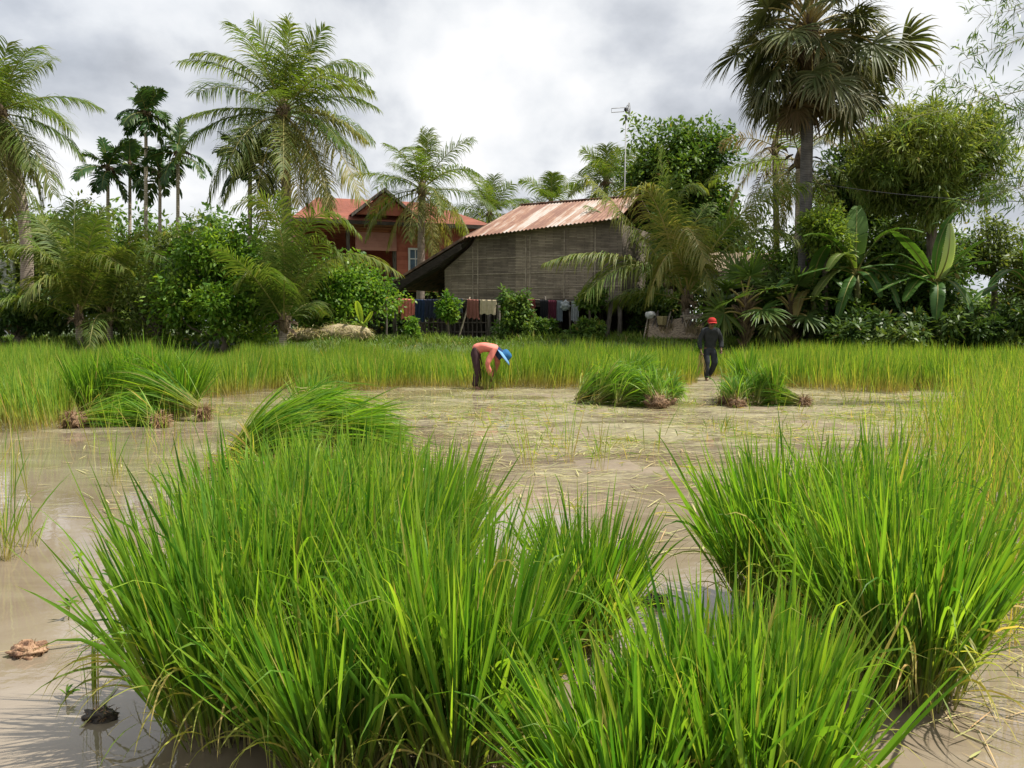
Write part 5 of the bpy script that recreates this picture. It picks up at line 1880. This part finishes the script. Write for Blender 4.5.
shed.part(sw_, 'back_wall', M['darkwood'])

# leaning mats and sticks by the shed
rp_ = at(668, 330, 28)
pile = Frame('mat_pile', 'old palm mats and poles leaning together at the edge of the rice', 'pile', (rp_[0], 28, float(hgt(rp_[0], 28))), R(4))
mt = MB()
U, Vv = np.meshgrid(np.linspace(-.9, .9, 24), np.linspace(0, 1, 10), indexing='ij')
P = np.stack([U + .35 * Vv, -.9 + 1.3 * Vv, .02 + .60 * Vv + .05 * np.sin(U * 5) * Vv - .10 * Vv * (U > .35)], -1)
sheet(mt, P[::-1], .06)
k = 900
uu, vv_ = rg.uniform(-.95, .95, k), rg.uniform(.15, 1.02, k)
strips(mt, np.stack([uu + .35 * vv_, -.9 + 1.3 * vv_ - .02, .06 + .60 * vv_], 1), np.stack([rg.normal(-.3, .15, k), -np.ones(k), np.full(k, -.42)], 1), rg.uniform(.2, .55, k), rg.uniform(.012, .03, k), .1, S=3, v=rg.random(k), m=1, a=rg.random(k), seed=18)
pile.part(mt, 'mat', [M['thatch'], M['dryfrond']])
for k in range(12):
    s_ = MB()
    u = -.9 + k * .17
    tube(s_, [(u + rg.normal(0, .1), -.62, .03), (u + .55 + rg.normal(0, .25), .45, .72 + rg.uniform(0, .25))], rg.uniform(.018, .035), 6, v=rg.random())
    pile.part(s_, 'pole', M['palewood'] if k % 3 == 0 else M['oldwood'], smooth=True)
sx = MB()
for k in range(5):
    tube(sx, [(rg.uniform(.4, .6), -.3 + .1 * k, .66 + .03 * k), (1.35, -.2 + .1 * k, .74 + .03 * k)], .017, 6)
pile.part(sx, 'log', M['palewood'], smooth=True)

bp_ = at(662, 323, 27.9)
bk = MB()
for k in range(9):
    th = np.linspace(0, 2 * PI, 20)
    rad_ = .13 + .004 * k
    zz_ = bp_[2] - .05 + k * .032
    tube(bk, np.stack([bp_[0] + rad_ * np.cos(th), bp_[1] + rad_ * np.sin(th), 0 * th + zz_], 1), .018, 6, cap=False)
for k in range(16):
    a_ = k * PI / 8
    tube(bk, [(bp_[0] + .13 * math.cos(a_), bp_[1] + .13 * math.sin(a_), bp_[2] - .06), (bp_[0] + .165 * math.cos(a_), bp_[1] + .165 * math.sin(a_), bp_[2] + .23)], .012, 5)
M['wicker'] = rough_mat('straw coloured wicker', (.26, .21, .10), (.42, .35, .18), scale=30, rough=.8)
tag(bk.build('basket', M['wicker'], None, (bp_[0], bp_[1], bp_[2] - .06)), 'straw coloured basket on top of the leaning mats', 'basket')
sk = at(650, 315, 28)
hb = MB()
blob(hb, sk, .15, 6, .12, 1.6, sq=(1.1, 1, .8))
tag(hb.build('cloth_bundle', cloth_mat('white', (.6, .6, .58)), None, (sk[0], sk[1], sk[2] - .1)), 'whitish cloth bundle lying on the left end of the leaning mats', 'bundle')

# pale straw mound on the left
mp_ = at(334, 332, 27.6)
mz = float(hgt(mp_[0], 27.6)) + .16
root = thing('straw_mound', 'long low mound of beige straw in front of the red house bushes', 'straw mound', (mp_[0], 27.6, mz))
M['strawmound'] = rough_mat('weathered straw', (.24, .19, .11), (.40, .33, .21), scale=16, rough=.95, bump=.8, stretch=(1, 1, 3))
for (ox, oy, oz, rr_, sq_, sd_) in ((.30, 0, .06, .5, (1.75, .8, .62), 3), (-.85, -.1, .0, .38, (1.7, .8, .58), 5)):
    q = MB()
    cc = np.array([mp_[0] + ox, 27.6 + oy, mz + oz])
    blob(q, cc, rr_, sd_, .12, 1.6, 18, 36, sq=sq_)
    hp_ = q.build('heap', M['strawmound'], root, root.location)
    s = MB()
    k = 900
    dd = nrm(rg.normal(size=(k, 3)) * [1, 1, .6] + [0, -.2, .4])
    strips(s, cc + dd * rr_ * np.array(sq_) * .97, dd * .1 + rg.normal(0, 1, (k, 3)) * [1, .6, .4], rg.uniform(.15, .4, k), .014, 2.2, S=4, v=rg.random(k), a=rg.random(k) * .6, seed=12 + sd_)
    s.build('loose_straw', M['straw'], hp_, root.location)

# ------------------------------------------------------------------ clothesline and washing
CL0, CL1 = at(386, 298, 31.4), at(612, 300, 28.4)


def line_pt(px):
    t = (px - 386) / (612 - 386)
    p = CL0 * (1 - t) + CL1 * t
    # sag between props
    return p - [0, 0, .05 * math.sin(PI * ((t * 3) % 1))]


root = thing('clothesline', 'rope clothesline on wooden props in front of the barn', 'clothesline', (line_pt(498)[0], line_pt(498)[1], .82))
c_ = MB()
tube(c_, [line_pt(px) for px in range(386, 613, 4)], .012, 6)
c_.build('line', M['palewood'], root, root.location)
for (pa, ya, pb, yb, mt_, rr__) in ((470, 297, 457, 340, 'palewood', .03), (386, 296, 386, 340, 'oldwood', .04), (499, 303, 497, 341, 'oldwood', .075), (545, 296, 549, 341, 'oldwood', .045), (569, 302, 570, 342, 'oldwood', .035), (612, 292, 606, 342, 'oldwood', .08)):
    t = (pb - 386) / 226
    dd_ = 31.4 * (1 - t) + 28.4 * t
    p = MB()
    a, b = at(pa, ya, dd_ + .08), at(pb, yb, dd_ + .08)
    b[2] = min(b[2], float(hgt(b[0], b[1])) - .05)
    tube(p, trunk_curve(b, a, (.02, 0, 0), 6), np.linspace(rr__ * 1.1, rr__ * .85, 6), 7)
    p.build('prop', M[mt_], root, root.location)

WGp = 'washing on the clothesline'


def garment(name, label, px0, px1, py1, col, seed, sleeves=False, wav=.085, taper=0, cat=None, skew=0):
    rg = np.random.default_rng(seed)
    a, b = line_pt(px0), line_pt(px1)
    dm = (a[1] + b[1]) / 2
    dr_ = b - a
    Wd = np.linalg.norm(dr_)
    drop = a[2] - at(px0, py1, dm)[2]
    nd = np.array([-dr_[1], dr_[0], 0]) / Wd      # away from the viewer
    q = MB()

    def hang(s0, s1, dp, th=.012, nu=18, nv=16, push=0.0, slope=0.0):
        P = np.zeros((nv + 6, nu, 3))
        for j in range(nu):
            s_ = s0 + (s1 - s0) * j / (nu - 1)
            for i in range(nv + 6):
                # i<5: back flap, then over the line, then the front fall
                f = (i - 5) / nv
                if f < 0:
                    dz, off = .30 * dp * (-f * nv / 5), .02
                else:
                    dz, off = dp * f, -.018
                w_ = wav * min(1, abs(f) * 2) * math.sin(j * 1.15 + seed + 1.3 * f) * .5 + rg.normal(0, .002)
                cx = s_ + taper * (s_ - .5) * f + skew * f
                P[i, j] = a + dr_ * cx + nd * (off + w_ + push * f) + [0, 0, .012 * (abs(f) < .02) - dz * (1 + .05 * math.sin(j * .9 + seed)) + slope * f * (s_ - s0)]
        sheet(q, P, th)
    if sleeves:
        hang(.18, .82, drop)
        hang(-.02, .17, drop * .72, nu=8)
        hang(.83, 1.02, drop * .78, nu=8)
    else:
        hang(0, 1, drop)
    o = q.build(name, cloth_mat(label[:12], tuple(min(.8, c * 1.15) for c in col)), None, a)
    tag(o, label, cat or name.replace('_', ' '), WGp)
    return o


garment('shirt', 'salmon pink shirt with long sleeves hanging at the left of the clothesline', 399, 417, 319, (.62, .20, .16), 1, sleeves=True)
garment('trousers', 'dark blue trousers hanging next to the salmon shirt', 417.5, 428, 321, (.022, .035, .075), 2)
garment('cloth', 'dark navy cloth hanging left of the small round tree', 429, 442, 318, (.028, .032, .055), 3)
garment('cloth', 'grey blue cloth hanging right of the small round tree', 458, 468, 312, (.07, .085, .12), 4)
garment('shirt', 'faded brownish red shirt hanging beside the slanting prop', 473, 484, 318, (.24, .10, .08), 5, sleeves=False, taper=.15)
garment('towel', 'beige towel folded unevenly over the line beside the tall shrub', 486, 502, 314, (.48, .40, .27), 6, skew=-.06)
garment('cloth', 'maroon cloth hanging behind the low shrub, before the barn floor', 526, 540, 325, (.13, .035, .03), 7)
garment('cloth', 'black cloth hanging beside the maroon one', 545, 552.5, 330, (.018, .018, .02), 8)
garment('skirt', 'dark purple red long skirt hanging low right of the black cloth', 553, 560.5, 339, (.075, .018, .03), 9)
garment('towel', 'pale grey towel hanging at the right end of the clothesline', 575, 582, 321, (.28, .30, .31), 10)
garment('towel', 'grey blue thin towel left of the hanging plastic bag', 561.5, 566.5, 321, (.16, .19, .21), 11)
bgp = line_pt(569)
q = MB()
blob(q, bgp - [0, .02, .16], .16, 4, .22, 2.0, 18, 24, sq=(1, .7, 1.05))
tube(q, [bgp + [-.03, 0, .01], bgp - [.03, 0, .1]], .018, 6)
tube(q, [bgp + [.03, 0, .01], bgp - [-.03, 0, .1]], .018, 6)
tag(q.build('plastic_bag', rough_mat('grey plastic', (.22, .24, .25), (.42, .45, .46), scale=12, rough=.3, bump=.4), None, bgp), 'crumpled grey plastic bag tied to the clothesline', 'bag', WGp)

# power line from the sugar palm to the right
pl = MB()
tt = np.linspace(0, 1, 40)[:, None]
A_, B_ = at(806, 181, 26.7), at(1120, 200, 22)
P = A_ * (1 - tt) + B_ * tt
P[:, 2] -= .25 * 4 * (tt * (1 - tt))[:, 0]
tube(pl, P, .012, 6)
tag(pl.build('power_cable', M['blackplastic'], None, A_), 'thin black cable running from the sugar palm to the right edge', 'cable')


# ------------------------------------------------------------------ people
def skin(verts, edges, radii, sub=2, root=0):
    me = bpy.data.meshes.new('tmp')
    me.from_pydata([tuple(map(float, v)) for v in verts], edges, [])
    o = bpy.data.objects.new('tmp', me)
    C.objects.link(o)
    o.modifiers.new('s', 'SKIN').use_smooth_shade = True
    sv_ = me.skin_vertices[0].data
    for i, r_ in enumerate(radii):
        r_ = r_ if isinstance(r_, (tuple, list)) else (r_, r_)
        sv_[i].radius = r_
        sv_[i].use_root = (i == root)
    ss = o.modifiers.new('u', 'SUBSURF')
    ss.levels = ss.render_levels = sub
    dg = bpy.context.evaluated_depsgraph_get()
    ev = o.evaluated_get(dg)
    m2 = ev.to_mesh()
    V = np.array([v.co[:] for v in m2.vertices])
    Q = [list(p.vertices) for p in m2.polygons]
    ev.to_mesh_clear()
    bpy.data.objects.remove(o)
    bpy.data.meshes.remove(me)
    return V, Q


def add_skin(mb, V, Q, m=0, wr=0.0, sd=0):
    if wr:
        V = np.array([np.array(v) + np.array(noise.noise_vector(Vector(v) * 9 + Vector((sd, 0, 0)))) * wr for v in V])
    q4 = [q for q in Q if len(q) == 4]
    q3 = [q for q in Q if len(q) == 3]
    mb.add(V, q4, 0, .5, 0, m)
    if q3:
        n0 = mb.n
        mb.add(V, q3, 0, .5, 0, m)


def hand(mb, wrist, dirn, palmn, s=1.0, curl=.5, thumb=1):
    """palm, four unequal bent fingers and a thumb from the side of the palm"""
    d = dirn / np.linalg.norm(dirn)
    n = palmn - d * np.dot(palmn, d)
    n = n / np.linalg.norm(n)
    sd = np.cross(d, n)
    P0 = wrist
    tube(mb, [P0 - d * .015, P0 + d * .03 * s, P0 + d * .085 * s], [.026 * s, .038 * s, .036 * s], 10, squash=.55)
    for k, ln in enumerate((.066, .076, .07, .054)):
        b = P0 + d * .078 * s + sd * (k - 1.5) * .019 * s
        p1 = b + (d * math.cos(curl * .5) + n * math.sin(curl * .5)) * ln * .5 * s
        p2 = p1 + (d * math.cos(curl * 1.4) + n * math.sin(curl * 1.4)) * ln * .3 * s
        p3 = p2 + (d * math.cos(curl * 2.2) + n * math.sin(curl * 2.2)) * ln * .25 * s
        tube(mb, [b, p1, p2, p3], [.0095 * s, .009 * s, .008 * s, .006 * s], 7)
    b = P0 + d * .025 * s - sd * .03 * s * thumb
    p1 = b + (d * .7 - sd * .6 * thumb + n * .3) * .034 * s
    p2 = p1 + (d * .9 - sd * .1 * thumb + n * .5) * .03 * s
    tube(mb, [b, p1, p2], [.012 * s, .0105 * s, .007 * s], 7)


def face(mb, c, fwd, up, s=1.0, m_skin=0, m_eye=1):
    f = fwd / np.linalg.norm(fwd)
    u = up - f * np.dot(up, f)
    u = u / np.linalg.norm(u)
    r_ = np.cross(f, u)
    tube(mb, [c + f * .088 * s + u * .02 * s, c + f * .108 * s - u * .018 * s, c + f * .092 * s - u * .03 * s], [.009 * s, .016 * s, .010 * s], 8, m=m_skin)
    for sg in (-1, 1):
        blob(mb, c + f * .086 * s + u * .018 * s + r_ * sg * .032 * s, .011 * s, 1, .01, 1, 8, 10, m=m_eye)
        blob(mb, c + r_ * sg * .083 * s - u * .005 * s, .026 * s, 2, .05, 1, 8, 10, m=m_skin, sq=(.6, .6, 1.1))
    tube(mb, [c + f * .085 * s - u * .05 * s - r_ * .024 * s, c + f * .093 * s - u * .052 * s, c + f * .085 * s - u * .05 * s + r_ * .024 * s], [.005 * s, .008 * s, .005 * s], 6, m=m_eye)


def hat(mb, c, up, rc, rb, hgt_=.12, tilt=None, m=0, brim_drop=.05):
    """crown and brim as one turned shape"""
    u = up / np.linalg.norm(up)
    pr = [(0, .9), (rc * .5, 1.0), (rc * .85, .85), (rc, .45), (rc * 1.04, 0), (rb * .8, -.12 - brim_drop), (rb, -.3 - brim_drop), (rb * .985, -.36 - brim_drop), (rc * 1.0, -.12)]
    a = np.cross(u, [0, 1, 0.2]); a /= np.linalg.norm(a)
    b = np.cross(u, a)
    th = np.linspace(0, 2 * PI, 28)
    P = np.array([[c + u * q * hgt_ + (a * math.cos(t) + b * math.sin(t)) * max(r_, .001) for t in th] for r_, q in pr])
    grid(mb, P[:5], m)
    grid(mb, P[4:], m + 1)


# --- the woman bending down, seen from her left side, facing right
W0 = gd(475, 389)
wo_ = np.array([W0[0] + .02, W0[1], -.03])
per = thing('person', 'person in a salmon shirt and blue hat bending down to pull rice', 'person', wo_)
S_ = 1.0
J = lambda x, y, z: np.array([x, y, z])
jt = dict(pel=J(-.02, 0, .86), wst=J(.10, 0, .98), chs=J(.30, 0, .99), nek=J(.47, 0, .89), hdb=J(.535, 0, .81), hed=J(.60, 0, .73),
          shl=J(.41, -.17, .90), ell=J(.25, -.22, .60), wrl=J(.36, -.12, .28),
          shr=J(.43, .17, .90), elr=J(.48, .20, .60), wrr=J(.37, .04, .30),
          hil=J(-.02, -.09, .83), knl=J(.04, -.11, .46), anl=J(-.03, -.11, .08), tol=J(.11, -.12, .03),
          hir=J(-.02, .09, .83), knr=J(.08, .10, .46), anr=J(.03, .11, .08), tor=J(.17, .12, .03))
order = list(jt)
ed = [('pel', 'wst'), ('wst', 'chs'), ('chs', 'nek'), ('nek', 'hdb'), ('hdb', 'hed'), ('chs', 'shl'), ('shl', 'ell'), ('ell', 'wrl'), ('chs', 'shr'), ('shr', 'elr'), ('elr', 'wrr'),
      ('pel', 'hil'), ('hil', 'knl'), ('knl', 'anl'), ('anl', 'tol'), ('pel', 'hir'), ('hir', 'knr'), ('knr', 'anr'), ('anr', 'tor')]
rad = dict(pel=(.13, .12), wst=(.11, .11), chs=(.12, .12), nek=.05, hdb=.055, hed=(.095, .085), shl=.055, ell=.042, wrl=.028, shr=.055, elr=.042, wrr=.028, hil=.09, knl=.058, anl=.038, tol=.032, hir=.09, knr=.058, anr=.038, tor=.032)


def body(per, org, jt, ed, rad, mat, fwd, up, hands):
    order = list(jt)
    V, Q = skin([jt[k] for k in order], [(order.index(a), order.index(b)) for a, b in ed], [rad[k] for k in order])
    b = MB()
    add_skin(b, V + org, Q)
    face(b, jt['hed'] + org, fwd, up)
    for (w_, e_, pn, th, cu) in hands:
        hand(b, jt[w_] + org + (jt[w_] - jt[e_]) * .03, jt[w_] - jt[e_] + np.array([0, 0, -.05]), np.asarray(pn, float), 1.0, cu, th)
    return b.build('body', [mat, M['eye']], per, per.location)


def clothes(per, org, name, jt, names, ed, rad, extra, mat, wr=.012, sd=1, sub=2):
    """a garment grown round the same skeleton, a little fuller than the body"""
    V, Q = skin([jt[k] for k in names], [(names.index(a), names.index(b)) for a, b in ed], [rad[k] for k in names], sub)
    b = MB()
    add_skin(b, V + org, Q, wr=wr, sd=sd)
    return b.build(name, mat, per, per.location)


body(per, wo_, jt, ed, rad, M['skin'], np.array([.55, 0, -.6]), np.array([.6, 0, .55]), [('wrl', 'ell', (.6, .6, 0), 1, .8), ('wrr', 'elr', (-.4, -.6, 0), -1, .8)])
js = dict(jt)
js['hem'] = J(-.05, 0, .84)
js['cul'] = jt['wrl'] + (jt['ell'] - jt['wrl']) * .12
js['cur'] = jt['wrr'] + (jt['elr'] - jt['wrr']) * .12
js['col'] = J(.45, 0, .90)
nm = ['hem', 'wst', 'chs', 'col', 'shl', 'ell', 'cul', 'shr', 'elr', 'cur']
rs = dict(hem=(.155, .15), wst=(.145, .14), chs=(.15, .145), col=.09, shl=.082, ell=.064, cul=.048, shr=.082, elr=.064, cur=.048)
clothes(per, wo_, 'shirt', js, nm, [('hem', 'wst'), ('wst', 'chs'), ('chs', 'col'), ('chs', 'shl'), ('shl', 'ell'), ('ell', 'cul'), ('chs', 'shr'), ('shr', 'elr'), ('elr', 'cur')], rs, None, cloth_mat('salmon', (.68, .215, .17), .85), sd=2)
jp = dict(jt)
jp['top'] = J(.08, 0, .96)
jp['pel'] = J(-.035, 0, .87)
nm = ['pel', 'top', 'hil', 'knl', 'anl', 'hir', 'knr', 'anr']
rs = dict(pel=(.135, .13), top=(.13, .125), hil=.10, knl=.082, anl=.062, hir=.115, knr=.082, anr=.062)
clothes(per, wo_, 'trousers', jp, nm, [('pel', 'top'), ('pel', 'hil'), ('hil', 'knl'), ('knl', 'anl'), ('pel', 'hir'), ('hir', 'knr'), ('knr', 'anr')], rs, None, cloth_mat('dark maroon', (.06, .035, .038), .8), sd=3)
h = MB()
hat(h, jt['hed'] + wo_ + np.array([.045, 0, .035]), np.array([.74, 0, .55]), .125, .23, .13)
h.build('hat', [cloth_mat('blue hat', (.035, .14, .30), .7), cloth_mat('pale blue brim', (.16, .33, .55), .8)], per, per.location)
sfm = MB()
tube(sfm, [jt['nek'] + wo_ + [-.03, 0, .02], jt['hdb'] + wo_, jt['hed'] + wo_ + [.0, 0, .01]], [.085, .105, .11], 14)
sfm.build('scarf', cloth_mat('navy scarf', (.03, .055, .13), .7), per, per.location)

# --- the man walking towards the viewer with a handful of rice
mo_ = at(709, 381, 21.0)
mo_ = np.array([mo_[0], mo_[1], 0.0])
per = thing('person', 'person in grey clothes and red cap walking out of the standing rice', 'person', mo_)
jt = dict(pel=J(0, 0, .80), wst=J(0, .0, .96), chs=J(.0, -.08, 1.15), nek=J(-.01, -.17, 1.33), hdb=J(-.01, -.215, 1.375), hed=J(-.012, -.255, 1.445),
          shl=J(-.19, -.11, 1.25), ell=J(-.285, -.10, .99), wrl=J(-.27, -.22, .76),
          shr=J(.18, -.11, 1.24), elr=J(.285, -.02, .99), wrr=J(.26, -.14, .79),
          hil=J(-.085, 0, .78), knl=J(-.10, -.12, .44), anl=J(-.09, -.08, .05), tol=J(-.10, -.22, .015),
          hir=J(.085, 0, .78), knr=J(.13, -.05, .45), anr=J(.05, .16, .12), tor=J(.05, .06, .03))
ed2 = [(a, b) for a, b in ed]
body(per, mo_, jt, ed2, rad, M['darkskin'], np.array([0, -1, -.25]), np.array([0, -.2, 1]), [('wrl', 'ell', (.5, -.3, 0), 1, 1.0), ('wrr', 'elr', (-.5, -.3, 0), -1, .7)])
js = dict(jt)
js['hem'] = J(0, 0, .74)
js['cul'] = jt['wrl'] + (jt['ell'] - jt['wrl']) * .1
js['cur'] = jt['wrr'] + (jt['elr'] - jt['wrr']) * .1
js['col'] = J(-.005, -.145, 1.31)
nm = ['hem', 'wst', 'chs', 'col', 'shl', 'ell', 'cul', 'shr', 'elr', 'cur']
rs = dict(hem=(.17, .14), wst=(.155, .13), chs=(.17, .135), col=.085, shl=.085, ell=.066, cul=.052, shr=.085, elr=.066, cur=.052)
clothes(per, mo_, 'shirt', js, nm, [('hem', 'wst'), ('wst', 'chs'), ('chs', 'col'), ('chs', 'shl'), ('shl', 'ell'), ('ell', 'cul'), ('chs', 'shr'), ('shr', 'elr'), ('elr', 'cur')], rs, None, cloth_mat('dark grey', (.04, .042, .045), .6), sd=4, wr=.015)
jt['top'] = J(0, 0, .93)
nm = ['pel', 'top', 'hil', 'knl', 'anl', 'hir', 'knr', 'anr']
rs = dict(pel=(.14, .12), top=(.14, .115), hil=.112, knl=.086, anl=.062, hir=.112, knr=.086, anr=.062)
clothes(per, mo_, 'trousers', jt, nm, [('pel', 'top'), ('pel', 'hil'), ('hil', 'knl'), ('knl', 'anl'), ('pel', 'hir'), ('hir', 'knr'), ('knr', 'anr')], rs, None, cloth_mat('slate', (.045, .05, .06), .6), sd=5, wr=.013)
h = MB()
hc = jt['hed'] + mo_ + np.array([0, 0, .03])
pr = [(.002, .115), (.05, .11), (.09, .08), (.108, .03), (.11, -.01), (.104, -.012), (.06, .06)]
th = np.linspace(0, 2 * PI, 28)
grid(h, np.array([[hc + [r_ * math.cos(t), r_ * math.sin(t), q_] for t in th] for r_, q_ in pr]))
U = np.linspace(-1, 1, 11)
P = np.array([[hc + np.array([.105 * u_ * (1 - .1 * f), -(.075 + .035 * (1 - u_ * u_)) - .075 * f * (1 - .45 * u_ * u_), .0 - .02 * f - .012 * u_ * u_]) for u_ in U] for f in np.linspace(0, 1, 5)])
sheet(h, P, .008)
h.build('cap', cloth_mat('red cap', (.40, .035, .03), .7), per, per.location)
# the handful of rice he carries
hp = jt['wrl'] + mo_ + np.array([0.0, -.03, -.09])
rg = np.random.default_rng(55)
root = thing('rice_handful', 'pale handful of pulled rice carried by the person in the red cap', 'rice sheaf', hp)
s = MB()
k = 70
strips(s, hp + rg.normal(0, .018, (k, 3)), np.concatenate([rg.normal(0, .14, (k, 2)), -np.ones((k, 1))], 1), rg.uniform(.35, .55, k), .012, .2, S=4, v=rg.random(k), a=.7, seed=5)
s.build('stalks', M['straw'], root, root.location)
s = MB()
strips(s, hp + rg.normal(0, .018, (k, 3)), np.concatenate([rg.normal(-.05, .2, (k, 2)) + [0, .5], np.full((k, 1), .7)], 1), rg.uniform(.3, .5, k), .012, 2.5, S=6, v=rg.random(k), seed=6)
s.build('blades', M['rice'], root, root.location)
